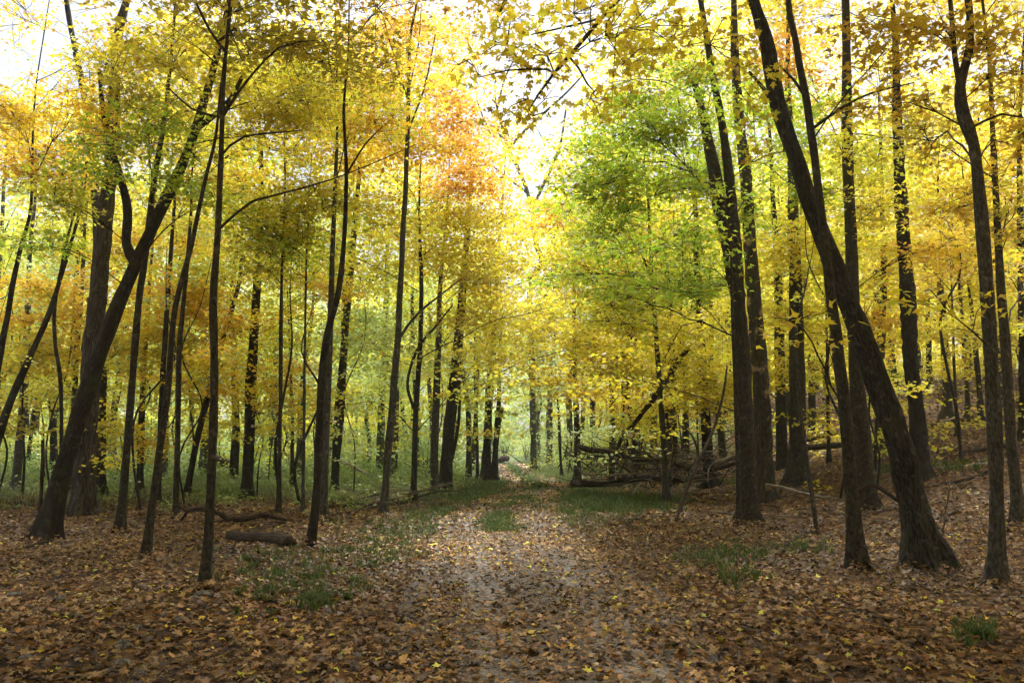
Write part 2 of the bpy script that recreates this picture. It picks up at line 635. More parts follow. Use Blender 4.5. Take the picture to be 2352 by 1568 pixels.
PAL = {
    'yel': [(.87, .69, .04), (.88, .63, .035), (.82, .73, .055), (.70, .70, .055), (.89, .72, .05)],
    'gold': [(.88, .54, .035), (.87, .47, .035), (.88, .62, .045), (.76, .52, .05)],
    'oran': [(.88, .46, .07), (.86, .50, .11), (.80, .38, .07), (.90, .58, .08)],
    'gre': [(.27, .48, .03), (.37, .57, .04), (.50, .64, .05), (.40, .53, .03)],
    'lime': [(.60, .66, .04), (.46, .58, .05), (.78, .70, .06), (.68, .64, .05)],
    'pale': [(.46, .62, .27), (.58, .68, .30), (.40, .56, .24), (.68, .70, .26)],
    'oliv': [(.42, .42, .06), (.52, .48, .05), (.66, .54, .04), (.46, .38, .05)],
    'amber': [(.76, .54, .04), (.70, .46, .04), (.78, .60, .06), (.56, .38, .05)],
    'under': [(.12, .22, .04), (.22, .34, .08), (.32, .42, .12), (.46, .48, .14)],
    'dry': [(.23, .118, .027), (.36, .225, .085), (.25, .105, .016), (.11, .054, .015), (.40, .255, .035), (.032, .019, .009), (.17, .095, .036), (.06, .032, .012), (.46, .33, .17), (.28, .135, .02), (.04, .024, .012), (.07, .042, .02), (.32, .20, .08)],
    'grass': [(.045, .10, .018), (.07, .14, .025), (.11, .18, .04), (.16, .20, .06)],
    'paleg': [(.20, .27, .10), (.28, .33, .14), (.34, .36, .19), (.15, .22, .07)],
}


MIXED = {'gre': ('lime', .3), 'oran': ('gold', .2), 'gold': ('yel', .35), 'yel': ('lime', .2), 'oliv': ('yel', .3), 'amber': ('yel', .3), 'pale': ('lime', .25), 'lime': ('yel', .2)}


def colours(pal, n, jitter=0.13, mix=True):
    if mix and pal in MIXED and n > 1:
        a, b = colours(pal, n, jitter, False), colours(MIXED[pal][0], n, jitter, False)
        return np.where(rng.uniform(0, 1, (n, 1)) < MIXED[pal][1], b, a)
    p = np.array(PAL[pal])
    c = p[rng.integers(0, len(p), n)] * (0.6) + p[rng.integers(0, len(p), n)] * 0.4
    return np.clip(c * rng.normal(1.0, jitter, (n, 1)) * rng.normal(1, 0.05, (n, 3)), 0.01, 0.92)


class Leaves:
    def __init__(self):
        self.V, self.F, self.C, self.n = [], [], [], 0

    def add(self, V, f, c):
        self.V.append(V)
        self.F.append(f + self.n)
        self.C.append(c)
        self.n += len(V)

    def mesh(self, name, mat, origin):
        return mesh_np(name, np.concatenate(self.V) - origin, np.concatenate(self.F), None, mat, col=np.concatenate(self.C), smooth=False)


# ------------------------------------------------------------------ the setting: ground and trail
def axis(a, b, fine, n_coarse):
    return a, b


ys = np.concatenate([np.linspace(-60, -8, 14)[:-1], np.arange(-8, 34, 0.3), 34 + np.cumsum(np.linspace(0.35, 9, 90))])
xs_h = np.concatenate([np.arange(0, 18, 0.3), 18 + np.cumsum(np.linspace(0.35, 12, 60))])
xs = np.concatenate([-xs_h[:0:-1], xs_h])
GX, GY = np.meshgrid(xs, ys)
V = np.column_stack([GX.ravel(), GY.ravel(), hgt(GX, GY).ravel()])
nx = len(xs)
i = (np.arange(len(ys) - 1)[:, None] * nx + np.arange(nx - 1)[None]).ravel()
ground = obj('ground', mesh_np('ground', V, None, np.column_stack([i, i + 1, i + nx + 1, i + nx]), M_GROUND))
tag(ground, 'brown forest floor covered with dry fallen leaves', 'forest floor', kind='structure')

py = np.concatenate([np.arange(-14, 40, 0.3), np.arange(40, 100, 0.6)])
off = np.array([-1.45, -1.25, -1.0, -0.75, -0.54, -0.3, 0, 0.3, 0.54, 0.75, 1.0, 1.25, 1.45])
lift = np.array([-0.05, 0.012, 0.03, 0.018, 0.006, 0.026, 0.045, 0.026, 0.006, 0.018, 0.03, 0.012, -0.05])
tx = trail_x(py)
px = tx[:, None] + off[None] + 0.12 * np.sin(py * 0.9)[:, None] * np.sign(off)[None] * (np.abs(off) > 1.1)[None]
pz = hgt(px, np.repeat(py[:, None], len(off), 1)) + lift[None] + np.clip(py - 30, 0, 40)[:, None] * 0.0008
V = np.stack([px, np.repeat(py[:, None], len(off), 1), pz], -1).reshape(-1, 3)
i = (np.arange(len(py) - 1)[:, None] * len(off) + np.arange(len(off) - 1)[None]).ravel()
path = obj('path', mesh_np('path', V, None, np.column_stack([i, i + 1, i + len(off) + 1, i + len(off)]), M_GRAVEL, co=np.column_stack([np.tile(off, len(py)), np.zeros((len(V), 2))])))
tag(path, 'leaf-strewn gravel trail with two wheel tracks winding into the woods', 'trail', kind='structure')

# ------------------------------------------------------------------ trees
TREES = []


class Tree:
    pass


def make_tree(label, pts, d=None, lean=0.0, bark='dark', ext=6.0, canopy=None, cd=1.0, forks=(), rough=0.10, flare=0.8, name='maple_tree', sides=None, group=None, slim=0.95):
    """pts: (x, y, width) up the trunk as measured in the photograph, base first; the base stands on the ground there"""
    t = Tree()
    if d is None:
        b = gnd(pts[0][0], pts[0][1])
    else:
        b = at(pts[0][0], pts[0][1], d)
        b[2] = float(hgt(b[0], b[1]))
    Y0 = b[1]
    zt = at(pts[-1][0], pts[-1][1], Y0)[2]
    P, Rr = [], []
    for k, (zx, zy, w) in enumerate(pts):
        p0 = at(zx, zy, Y0)
        Yk = Y0 + lean * max(0, (p0[2] - b[2]) / max(zt - b[2], 0.1))
        p = at(zx, zy, Yk) if k else b.copy()
        P.append(p)
        Rr.append(w / 2 * Yk / F * slim)
    P[0] = b - np.array([0, 0, 0.35])
    if ext > 0:
        dirn = nrm((P[-1] - P[-2])[None])[0]
        for k in range(3):
            dirn = nrm((dirn * 0.7 + np.array([0, 0, 0.5]) + rng.normal(0, 0.07, 3))[None])[0]
            P.append(P[-1] + dirn * ext / 3)
            Rr.append(Rr[-1] * 0.68)
    t.base = b
    t.P, t.R = resample(P, Rr, 0.14 if Y0 < 20 else 0.3)
    t.root = empty(name, b)
    tag(t.root, label, 'tree', group)
    t.label = label
    nside = sides or (18 if Y0 < 15 else 12 if Y0 < 24 else 8)
    rid = 0.0
    if bark == 'hickory':
        nside, rid = 34, 0.06
    if bark == 'furrow':
        nside, rid = 30, 0.035
    V, Q, T, co = tube(t.P, t.R, nside, rough, flare, ridges=rid)
    obj('trunk', mesh_np('trunk', V - b, None, Q, BARK[bark], co=co), t.root)
    t.bark = bark
    t.limbs = []
    t.axes = [(t.P, t.R)]
    for fk in forks:
        Pf = [at(f4[0], f4[1], f4[3] if len(f4) > 3 else Y0 + lean * 0.6) for f4 in fk]
        Rf = [f4[2] / 2 * (f4[3] if len(f4) > 3 else Y0) / F for f4 in fk]
        # root the fork on the trunk axis, or on an earlier limb when that is nearer
        allp = np.vstack([a_[0] for a_ in t.axes])
        q = allp[np.argmin(np.linalg.norm(allp - Pf[0], axis=1))]
        Pf[0] = q
        Pf, Rf = resample(Pf, Rf, 0.16)
        V, Q, T, co = tube(Pf, Rf, 10, 0.08)
        obj('limb', mesh_np('limb', V - b, None, Q, BARK[bark], co=co), t.root)
        t.axes.append((Pf, Rf))
    t.leaves = Leaves()
    t.twigs = MB()
    t.single = []
    t.canopy, t.cd, t.Y = canopy, cd, Y0
    TREES.append(t)
    return t


def attach(t, c):
    best, bd = None, 1e9
    for P, Rr in t.axes:
        hd = np.linalg.norm(P[:, :2] - c[:2], axis=1)
        want = c[2] - 0.35 * hd - 0.2
        z0 = t.base[2]
        cost = np.abs(P[:, 2] - want) + 0.5 * hd + 6.0 * np.clip((z0 + 1.7 - P[:, 2]), 0, None)
        k = int(np.argmin(cost))
        if cost[k] < bd:
            bd, best = cost[k], (P[k], Rr[k])
    return best


def add_foliage(t, c, rx, ry, rz, pal, n, size=0.11, kind='mid', spray=0.45, tilt=0.5, limb=True, single=False, twigs=True, thick=1.0):
    """a leafy bough: one limb from the trunk to c, flat sprays of leaves on twigs about it"""
    n = int(n)
    if n < 4:
        return
    ap, ar = attach(t, c)
    L = np.linalg.norm(c - ap)
    LP = LR = None
    if limb:
        mid = ap * 0.5 + c * 0.5 + np.array([0, 0, 0.10 * L]) + rng.normal(0, 0.05 * L, 3)
        end = c + (c - mid) * 0.35 + np.array([0, 0, -0.05 * L])
        r0 = min(max(0.006 + 0.0036 * L, 0.010) * thick, ar * 0.6)
        LP, LR = resample([ap, mid, c, end], [r0, r0 * 0.72, r0 * 0.45, 0.004], 0.3)
        wob = np.cumsum(rng.normal(0, 0.035, LP.shape), 0)
        wob -= wob[0]
        LP = LP + wob * np.minimum(1, np.arange(len(LP)) / 3)[:, None]
        V, Q, T, co = tube(LP, LR, 6)
        t.twigs.add(V, Q, T, co)
        t.axes.append((LP, LR))
    ns = max(2, int(n / (20 if t.Y < 18 else 26)))
    u = np.clip(rng.normal(0, 0.52, (ns, 3)), -1.5, 1.5)
    S = c + u * np.array([rx, ry, rz])
    # layered habit: sprays gather on a few levels
    lev = np.round((S[:, 2] - c[2]) / 0.38) * 0.38
    S[:, 2] = c[2] + lev + rng.normal(0, 0.07, ns)
    yaw = rng.uniform(0, 2 * np.pi, ns)
    R_s = spray * rng.uniform(0.7, 1.3, ns)
    if twigs and LP is not None:
        for q in range(ns):
            k = int(np.argmin(np.linalg.norm(LP - S[q], axis=1)))
            if t.Y > 19 and rng.uniform() < 0.45:
                continue
            a = LP[max(1, min(len(LP) - 1, k - int(rng.integers(0, 4))))]
            m = (a + S[q]) / 2 + np.array([0, 0, 0.05]) + rng.normal(0, 0.04, 3)
            e = S[q] + nrm((S[q] - a)[None])[0] * R_s[q] * 0.7
            V, Q, T, co = tube(np.array([a, m, S[q], e]), np.array([0.0065, 0.005, 0.0036, 0.002]), 3)
            t.twigs.add(V, Q, T, co)
            if t.Y < 18:
                for _ in range(1):
                    ph = rng.uniform(0, 6.28)
                    e2 = S[q] + R_s[q] * 0.85 * np.array([math.cos(ph), math.sin(ph), -0.12])
                    V, Q, T, co = tube(np.array([S[q], (S[q] + e2) / 2 + [0, 0, .02], e2]), np.array([0.004, 0.003, 0.0016]), 3)
                    t.twigs.add(V, Q, T, co)
    k = rng.integers(0, ns, n)
    ph = rng.uniform(0, 2 * np.pi, n)
    rr = R_s[k] * np.sqrt(rng.uniform(0, 1, n))
    P = S[k] + np.stack([rr * np.cos(ph), rr * np.sin(ph), -0.22 * rr ** 2 / np.maximum(R_s[k], .1) + rng.normal(0, 0.07, n)], 1)
    nor = np.stack([rng.normal(0, tilt, n), rng.normal(0, tilt, n), np.ones(n)], 1)
    tip = np.stack([np.cos(ph) + rng.normal(0, .5, n), np.sin(ph) + rng.normal(0, .5, n), -0.45 + rng.normal(0, .35, n)], 1)
    sz = size * rng.uniform(0.6, 1.25, n)
    # a spray tends to one colour
    cs = colours(pal, ns, 0.10)[k]
    col = np.clip(cs * 0.35 + colours(pal, n) * 0.65, 0.01, 0.92)
    br = rng.uniform(0, 1, n) < 0.04
    col[br] = col[br] * np.array([0.55, 0.4, 0.6])
    if single:
        t.single.append((P, nor, tip, sz, col))
    else:
        t.leaves.add(*leaf_arrays(P, nor, tip, sz, col, kind))


# ---- trees left of the trail
T = {}
T['lean'] = make_tree('thick dark tree leaning right, nearest to the left edge, forking halfway up', [(95, 1240, 60), (150, 1060, 54), (200, 900, 50), (258, 735, 45), (312, 605, 42), (370, 480, 36), (430, 350, 30), (468, 235, 26), (500, 120, 22)],
                      slim=0.70, bark='dark', lean=0.5, ext=5, canopy='gold', forks=[[(308, 612, 26), (291, 560, 22), (293, 480, 20), (276, 405, 18), (252, 330, 15), (236, 250, 12), (228, 160, 8)], [(478, 300, 14), (520, 240, 13), (560, 170, 9)]])
T['hick'] = make_tree('grey shagbark tree with peeling bark strips standing behind the leaning trunk', [(190, 1183, 52), (200, 1000, 45), (214, 800, 44), (232, 600, 38), (248, 440, 33), (260, 300, 28), (268, 100, 22)], bark='hickory', ext=6, canopy='amber', name='hickory_tree')
T['l3'] = make_tree('slim straight maple just right of the thick leaning tree', [(275, 1223, 27), (298, 950, 26), (318, 700, 24), (332, 600, 21), (356, 400, 18), (376, 290, 16), (388, 180, 13), (402, 10, 9)], slim=0.66, bark='maple', canopy='yel', ext=4)
T['l4'] = make_tree('slender maple curving right towards the nearest sapling\'s crown', [(332, 1285, 20), (350, 1150, 22), (385, 905, 22), (400, 720, 18), (440, 560, 16), (470, 420, 12), (495, 315, 10), (508, 190, 7)], slim=0.7, bark='maple', canopy='oliv', ext=3)
T['l5'] = make_tree('nearest dark sapling in the left half with a long bough reaching right', [(465, 1358, 27), (480, 1200, 26), (492, 900, 25), (490, 700, 24), (498, 560, 20), (505, 440, 18), (509, 300, 16), (516, 150, 13), (528, 0, 9)], slim=0.74, bark='maple', canopy='oliv', ext=2.5,
                    forks=[[(505, 540, 7), (540, 492, 6), (580, 462, 5.5), (640, 446, 5), (720, 425, 4), (790, 402, 3.2), (850, 378, 2.5), (960, 330, 1.5)], [(508, 262, 8), (545, 215, 7), (580, 170, 6), (640, 110, 4.5), (690, 96, 3), (740, 92, 2)], [(512, 120, 8), (482, 70, 7), (452, 10, 5)], [(503, 350, 6), (560, 315, 5), (690, 300, 3)], [(503, 270, 6), (440, 250, 5), (380, 195, 3)]])
T['l6'] = make_tree('thin pole tree between the slender maple and the nearest sapling', [(403, 1190, 14), (408, 1000, 14), (412, 800, 14), (426, 650, 11), (438, 500, 8)], slim=0.85, bark='maple', canopy='yel', ext=3)
T['l7'] = make_tree('slanting thin dark trunk seen behind the nearest sapling', [(425, 1140, 14), (450, 1020, 15), (475, 920, 15), (505, 800, 14), (530, 720, 12), (552, 635, 10)], bark='dark', ext=2.5, canopy='lime')
T['l8'] = make_tree('straight dark two-stemmed tree in the middle of the left woods', [(567, 1148, 27), (574, 950, 25), (582, 800, 23), (590, 650, 20), (596, 540, 16), (600, 400, 12)], bark='dark', canopy='gold', ext=4, forks=[[(560, 1120, 8), (566, 900, 8), (580, 760, 7)]])
T['l9'] = make_tree('thin straight maple between the dark chunky log and the two-stemmed tree', [(640, 1188, 11), (643, 1000, 10), (645, 800, 9), (648, 600, 7), (655, 430, 5)], bark='maple', canopy='lime', ext=3)
T['l10'] = make_tree('very thin pole tree with a bleached foot beyond the curved branch', [(696, 1185, 7), (698, 1000, 7), (700, 800, 6), (703, 640, 5)], bark='grey', canopy='lime', ext=3)
T['l11'] = make_tree('wavy dark sapling beside the right end of the chunky log', [(706, 1257, 17), (724, 1170, 19), (735, 950, 19), (741, 850, 19), (753, 760, 16), (776, 680, 15), (790, 560, 12), (796, 400, 9), (790, 250, 7), (800, 120, 5)], cd=0.6, bark='dark', canopy='gold', ext=2.5,
                     forks=[[(794, 400, 5), (840, 330, 4), (880, 290, 2)]])
T['l12'] = make_tree('pale grey straight tree right behind the wavy sapling', [(742, 1190, 18), (748, 1000, 18), (755, 850, 16), (763, 600, 13), (770, 420, 10)], cd=0.5, bark='grey', canopy='gold', ext=4)
T['l13'] = make_tree('dark straight tree slanting slightly right, with a twin stem at its foot', [(768, 1135, 18), (775, 980, 20), (790, 800, 18), (805, 620, 17), (818, 480, 13)], bark='dark', canopy='lime', ext=5, forks=[[(778, 1120, 9), (786, 960, 9), (796, 760, 6)]])
T['l14'] = make_tree('tall slender pale tree with an orange crown left of the trail', [(878, 1185, 17), (890, 1050, 18), (905, 880, 17), (915, 750, 15), (925, 550, 13), (933, 400, 12), (938, 250, 10), (941, 100, 8)], bark='grey', canopy=None, ext=3,
                     forks=[[(936, 300, 5), (975, 200, 4), (1000, 80, 3)], [(937, 240, 5), (905, 130, 4), (880, 40, 3)], [(940, 210, 4), (960, 110, 3), (968, 10, 2)], [(912, 790, 7), (960, 720, 6), (1060, 640, 3)]])
T['l15'] = make_tree('thin dark tree with a side stem between the slender pale tree and the black trunk', [(950, 1150, 14), (955, 950, 13), (965, 800, 12), (968, 650, 10), (964, 540, 8)], cd=0.4, bark='dark', canopy='gold', ext=3, forks=[[(955, 960, 8), (936, 880, 7), (960, 800, 6), (1000, 750, 5), (1040, 700, 3)]])
T['l16'] = make_tree('light brown straight trunk just left of the black trunk', [(997, 1136, 18), (1000, 1000, 19), (1003, 870, 17), (1008, 760, 14), (1012, 640, 10)], cd=0.3, bark='grey', canopy='yel', ext=4)
T['l17'] = make_tree('stout black-barked tree beside the trail with a golden crown', [(1023, 1130, 29), (1030, 1000, 28), (1041, 900, 26), (1051, 800, 24), (1060, 700, 20), (1068, 600, 16), (1078, 480, 11)], bark='dark', canopy='yel', ext=3, cd=0.2, forks=[[(1042, 1120, 8), (1052, 980, 8), (1056, 860, 6)]])
T['l18'] = make_tree('dark trunk of a joined pair at the bend of the trail, the left one', [(1115, 1106, 22), (1119, 1000, 20), (1125, 900, 19), (1130, 830, 18), (1138, 700, 12), (1146, 560, 8)], bark='dark', canopy='yel', ext=4, cd=0.2)
T['l19'] = make_tree('right trunk of the joined pair at the bend, with a broken stub', [(1133, 1106, 16), (1139, 1020, 15), (1145, 945, 13), (1147, 860, 9), (1152, 720, 7)], bark='dark', canopy=None, ext=2, forks=[[(1146, 985, 9), (1151, 955, 9), (1153, 938, 9)]])
T['l20'] = make_tree('far grey trunk behind the slender pale tree', [(872, 1062, 19), (878, 900, 17), (886, 720, 14), (890, 560, 10)], d=42, bark='grey', canopy='pale', ext=5)
T['l21'] = make_tree('far wide grey trunk left of the thin dark tree', [(905, 1090, 18), (908, 950, 16), (912, 800, 13)], d=36, bark='grey', canopy='pale', ext=8)
T['l22'] = make_tree('dark trunk leaning right close to the left edge among yellow leaves', [(-40, 1060, 26), (10, 960, 24), (60, 840, 22), (112, 720, 17), (150, 600, 13), (185, 480, 9)], d=21, slim=0.7, cd=0.3, bark='dark', canopy='gold', ext=3)
T['l23'] = make_tree('crooked dark tree cut by the left edge below green leaves', [(-30, 1120, 22), (-12, 900, 20), (18, 720, 18), (42, 590, 14), (70, 480, 10), (75, 330, 7)], d=17, slim=0.7, cd=0.3, bark='dark', canopy='gold', ext=4)
T['l24'] = make_tree('mid grey tree standing upright behind the leftmost leaning trunk', [(38, 1085, 20), (55, 900, 18), (64, 700, 14), (70, 560, 10)], d=27, cd=0.2, bark='grey', canopy='pale', ext=5)
T['l25'] = make_tree('thin dark snaking sapling left of the shagbark tree', [(152, 1060, 9), (140, 900, 9), (127, 790, 9), (126, 700, 8), (152, 560, 6), (185, 440, 4)], d=19, cd=0.2, bark='dark', canopy='yel', ext=2)
T['l26'] = make_tree('pale thin trunk between the snaking sapling and the shagbark tree', [(165, 1070, 13), (174, 850, 12), (188, 650, 10), (196, 500, 7)], d=25, cd=0.2, bark='grey', canopy='pale', ext=5)
T['l27'] = make_tree('tall dark trunk whose top crosses the sky in the upper left corner', [(232, 1110, 26), (232, 800, 24), (222, 500, 20), (205, 300, 17), (182, 160, 15), (160, 50, 13), (148, -40, 11)], d=24, bark='dark', canopy='oliv', cd=0.15, ext=3)
T['l28'] = make_tree('thin trunk among yellow leaves right of the slim straight maple', [(322, 1130, 16), (326, 950, 15), (330, 860, 13), (340, 700, 9)], d=26, bark='maple', canopy='yel', ext=5)
T['l29'] = make_tree('dark thin trunk seen between the two slim maples on the left', [(365, 1120, 12), (372, 900, 13), (383, 720, 12), (394, 560, 9), (405, 420, 6)], d=22, bark='dark', canopy='yel', ext=3)
T['l30'] = make_tree('short reddish dead pole in front of the leftmost woods', [(95, 1150, 9), (98, 1060, 8), (97, 1010, 6)], d=17.5, bark='rotten', canopy=None, ext=0, flare=0.1)
T['l31'] = make_tree('thin paired saplings\' straight stem right of the two-stemmed tree', [(670, 1125, 9), (672, 1000, 9), (668, 850, 7), (662, 700, 5)], d=29, bark='maple', canopy='lime', ext=4)
T['l32'] = make_tree('pale stout distant trunk below the two yellow-leaved poles', [(688, 1110, 18), (689, 1020, 16), (692, 900, 13)], d=36, bark='grey', canopy='pale', ext=7)
T['l33'] = make_tree('distant wide grey trunk right of the two-stemmed tree', [(626, 1070, 22), (628, 960, 20), (632, 820, 16)], d=45, bark='grey', canopy='pale', ext=9)
T['l34'] = make_tree('thin dark stem touching the joined pair from the left', [(1098, 1090, 8), (1094, 960, 8), (1090, 860, 6)], d=34, bark='dark', canopy='lime', ext=4)

# ---- trees right of the trail
T['r1'] = make_tree('front dark trunk of the big cluster right of the brush pile', [(1718, 1203, 44), (1714, 1050, 40), (1707, 850, 37), (1697, 700, 34), (1688, 560, 32), (1674, 400, 24), (1660, 294, 20), (1640, 189, 18), (1622, 80, 16), (1606, -20, 13)], bark='maple', canopy='gre', ext=4,
                    forks=[[(1695, 690, 34), (1672, 560, 34), (1650, 450, 33), (1634, 365, 29), (1618, 280, 22), (1590, 170, 14)]])
T['r1c'] = make_tree('dead tree with peeling bark and a bare tan wood patch at its foot', [(1757, 1152, 50), (1752, 1000, 44), (1745, 850, 41), (1733, 700, 37), (1725, 590, 34), (1712, 400, 30), (1696, 260, 26), (1688, 120, 20)], bark='snag', canopy='yel', cd=0.4, ext=4, name='dead_tree')
T['r1d'] = make_tree('thin sapling stem hugging the front trunk of the big cluster', [(1694, 1110, 11), (1692, 950, 12), (1688, 850, 11), (1683, 740, 9), (1680, 600, 6)], d=15.5, bark='maple', canopy=None, ext=1.5)
T['r2b'] = make_tree('smooth straight maple crossing in front of the furrowed leaning trunk', [(1977, 1308, 44), (1957, 1150, 38), (1946, 1000, 38), (1930, 850, 34), (1911, 700, 30), (1895, 560, 28), (1875, 400, 24), (1855, 250, 22), (1830, 110, 21), (1808, -20, 19)], slim=0.75, bark='maple', canopy='gold', ext=5,
                     forks=[[(1862, 300, 8), (1930, 250, 7), (2000, 215, 5), (2100, 190, 3)], [(1858, 230, 8), (1820, 180, 6), (1790, 150, 4)]])
T['r2'] = make_tree('big furrowed trunk leaning left across the right half', [(2133, 1303, 72), (2090, 1120, 62), (2040, 950, 57), (1980, 780, 52), (1930, 640, 47), (1880, 520, 41), (1840, 400, 38), (1800, 290, 38), (1779, 200, 38), (1755, 80, 32), (1722, -30, 28)], bark='furrow', canopy='yel', ext=4.5, lean=-0.4,
                    forks=[[(1795, 262, 11), (1755, 205, 9), (1720, 165, 7)],
                           [(1724, -20, 13), (1600, -90, 11, 9.6), (1490, -60, 12, 7.6), (1420, 0, 11, 6.7), (1353, 76, 10, 6.5), (1307, 130, 9, 6.4), (1273, 168, 7, 6.3), (1236, 218, 5, 6.3), (1212, 258, 3, 6.3)],
                           [(1307, 132, 6, 6.4), (1328, 155, 5, 6.4), (1349, 193, 4, 6.4), (1366, 212, 2, 6.4)],
                           [(1273, 168, 6, 6.3), (1256, 160, 5, 6.3), (1164, 162, 4, 6.2), (1100, 178, 2, 6.1)],
                           [(1420, 0, 7, 6.7), (1380, 40, 6, 6.6), (1310, 60, 5, 6.3), (1220, 80, 3, 6.1)]])
T['r3'] = make_tree('straight brown tree with arched roots behind the smooth maple', [(1990, 1168, 44), (1980, 1000, 40), (1968, 880, 36), (1960, 700, 30), (1955, 550, 28), (1948, 400, 27), (1945, 250, 25), (1944, 100, 21), (1940, -30, 18)], bark='maple', canopy='gold', ext=4)
T['r4'] = make_tree('dark furrowed upright tree on the slope right of the leaning trunk', [(2115, 1100, 38), (2105, 950, 34), (2090, 800, 34), (2083, 650, 34), (2075, 550, 31), (2066, 400, 27), (2060, 250, 22)], bark='dark', canopy='amber', ext=5, rough=0.14)
T['r5'] = make_tree('knotty grey maple close to the right edge, forked near the top', [(2282, 1352, 44), (2290, 1200, 37), (2285, 1000, 38), (2275, 800, 38), (2262, 600, 38), (2250, 450, 34), (2236, 330, 30), (2214, 270, 36), (2205, 200, 29), (2226, 110, 22), (2224, 0, 20)], slim=0.8, bark='grey', canopy='gold', ext=4,
                    forks=[[(2208, 195, 14), (2193, 130, 13), (2184, 20, 11), (2176, -60, 9)], [(2262, 300, 7), (2300, 262, 6), (2350, 270, 4)]])
T['r6'] = make_tree('grey trunk slanting left right behind the knotty maple', [(2343, 1205, 30), (2322, 1000, 28), (2310, 800, 26), (2298, 650, 23), (2290, 500, 19), (2282, 350, 15)], slim=0.82, bark='grey', canopy='gold', ext=5)
T['r7'] = make_tree('thick straight grey-brown tree behind the pale leaning pole', [(1832, 1110, 46), (1832, 950, 40), (1830, 800, 36), (1827, 650, 30), (1822, 500, 26), (1818, 350, 21)], bark='maple', canopy='yel', ext=6)
T['r8'] = make_tree('black upright trunk between the dead tree and the thick grey-brown tree', [(1796, 1085, 28), (1792, 900, 26), (1790, 740, 24), (1786, 600, 19)], d=26, bark='dark', canopy='yel', ext=6)
T['r9'] = make_tree('dark straight tree rising from the right end of the brush pile', [(1632, 1120, 29), (1622, 980, 24), (1615, 850, 20), (1605, 700, 18), (1600, 580, 15), (1595, 450, 11)], bark='dark', canopy='yel', ext=5)
T['r10'] = make_tree('slim sapling standing in front of the brush pile', [(1532, 1156, 17), (1526, 1050, 14), (1516, 900, 12), (1505, 750, 12), (1496, 620, 10), (1490, 480, 7), (1480, 380, 4)], bark='maple', canopy=None, ext=1.5,
                     forks=[[(1498, 640, 6), (1470, 570, 5), (1440, 480, 3)], [(1502, 690, 6), (1440, 725, 4), (1390, 740, 2)], [(1497, 600, 6), (1550, 540, 5), (1600, 480, 3)]])
T['r11'] = make_tree('straight grey tree at the left end of the brush pile', [(1327, 1062, 17), (1325, 980, 15), (1321, 900, 13), (1318, 780, 9)], d=33, bark='grey', canopy='yel', ext=5)
T['r12'] = make_tree('thin curved stem on the grassy bank beside the trail', [(1292, 1076, 7), (1286, 1030, 7), (1284, 960, 6), (1278, 890, 4)], d=37, bark='dark', canopy='lime', ext=3)
T['r13'] = make_tree('pale thin leaning pole in front of the thick grey-brown tree', [(1880, 1225, 9), (1860, 1100, 10), (1840, 960, 10), (1832, 850, 8), (1830, 740, 6), (1850, 660, 4)], bark='grey', canopy=None, ext=1.0, flare=0.1)
T['r14'] = make_tree('reddish straight trunk standing just behind the log on the slope', [(2175, 1008, 22), (2173, 880, 19), (2168, 760, 17), (2160, 640, 13)], d=31, bark='maple', canopy='yel', ext=5)
T['r15'] = make_tree('thin trunk right of the reddish trunk on the slope', [(2226, 1025, 12), (2222, 900, 11), (2215, 800, 10), (2205, 680, 7)], d=29, bark='maple', canopy='yel', ext=4)
T['r16'] = make_tree('thin pale trunk in front of the long slope log', [(2205, 1065, 10), (2198, 960, 9), (2192, 850, 7), (2188, 720, 5)], d=25, bark='grey', canopy='amber', ext=3)
T['r17'] = make_tree('dark slim tree on the slope left of the knotty maple', [(2258, 1028, 15), (2250, 900, 13), (2238, 780, 11), (2225, 640, 8)], d=27, bark='dark', canopy='amber', ext=4)
T['r18'] = make_tree('brown trunk half hidden behind the furrowed leaning trunk', [(2022, 1060, 25), (2020, 900, 22), (2025, 750, 19), (2030, 620, 15)], d=25, bark='maple', canopy='yel', ext=6)
T['r19'] = make_tree('thin straight pole between the smooth maple and the pale leaning pole', [(1904, 1080, 9), (1902, 950, 9), (1900, 820, 7), (1898, 700, 5)], d=24, bark='maple', canopy='lime', ext=3)
T['r20'] = make_tree('dark trunk cut by the right edge halfway up', [(2352, 1010, 24), (2350, 800, 20), (2346, 600, 17), (2342, 420, 13)], d=21, bark='dark', canopy='oliv', ext=5)
T['r21'] = make_tree('dark distant trunk above the middle of the brush pile', [(1436, 1010, 17), (1434, 920, 15), (1430, 820, 12)], d=44, bark='dark', canopy='yel', ext=8)
T['r22'] = make_tree('distant thin trunk left of the sapling before the brush pile', [(1466, 1020, 9), (1464, 900, 9), (1462, 800, 7)], d=40, bark='dark', canopy='lime', ext=6)
T['r23'] = make_tree('distant grey trunk near the trail\'s far end', [(1262, 1040, 15), (1263, 950, 13), (1264, 860, 10)], d=58, bark='grey', canopy='pale', ext=9)
T['r24'] = make_tree('distant brown trunk between the grey tree and the brush pile limb', [(1362, 1020, 12), (1361, 940, 12), (1358, 850, 9)], d=46, bark='dark', canopy='yel', ext=7)
T['r25'] = make_tree('slim dark trunk behind the sapling on the brush pile', [(1552, 1060, 12), (1548, 930, 12), (1545, 800, 10), (1540, 690, 7)], d=30, bark='dark', canopy='lime', ext=4)

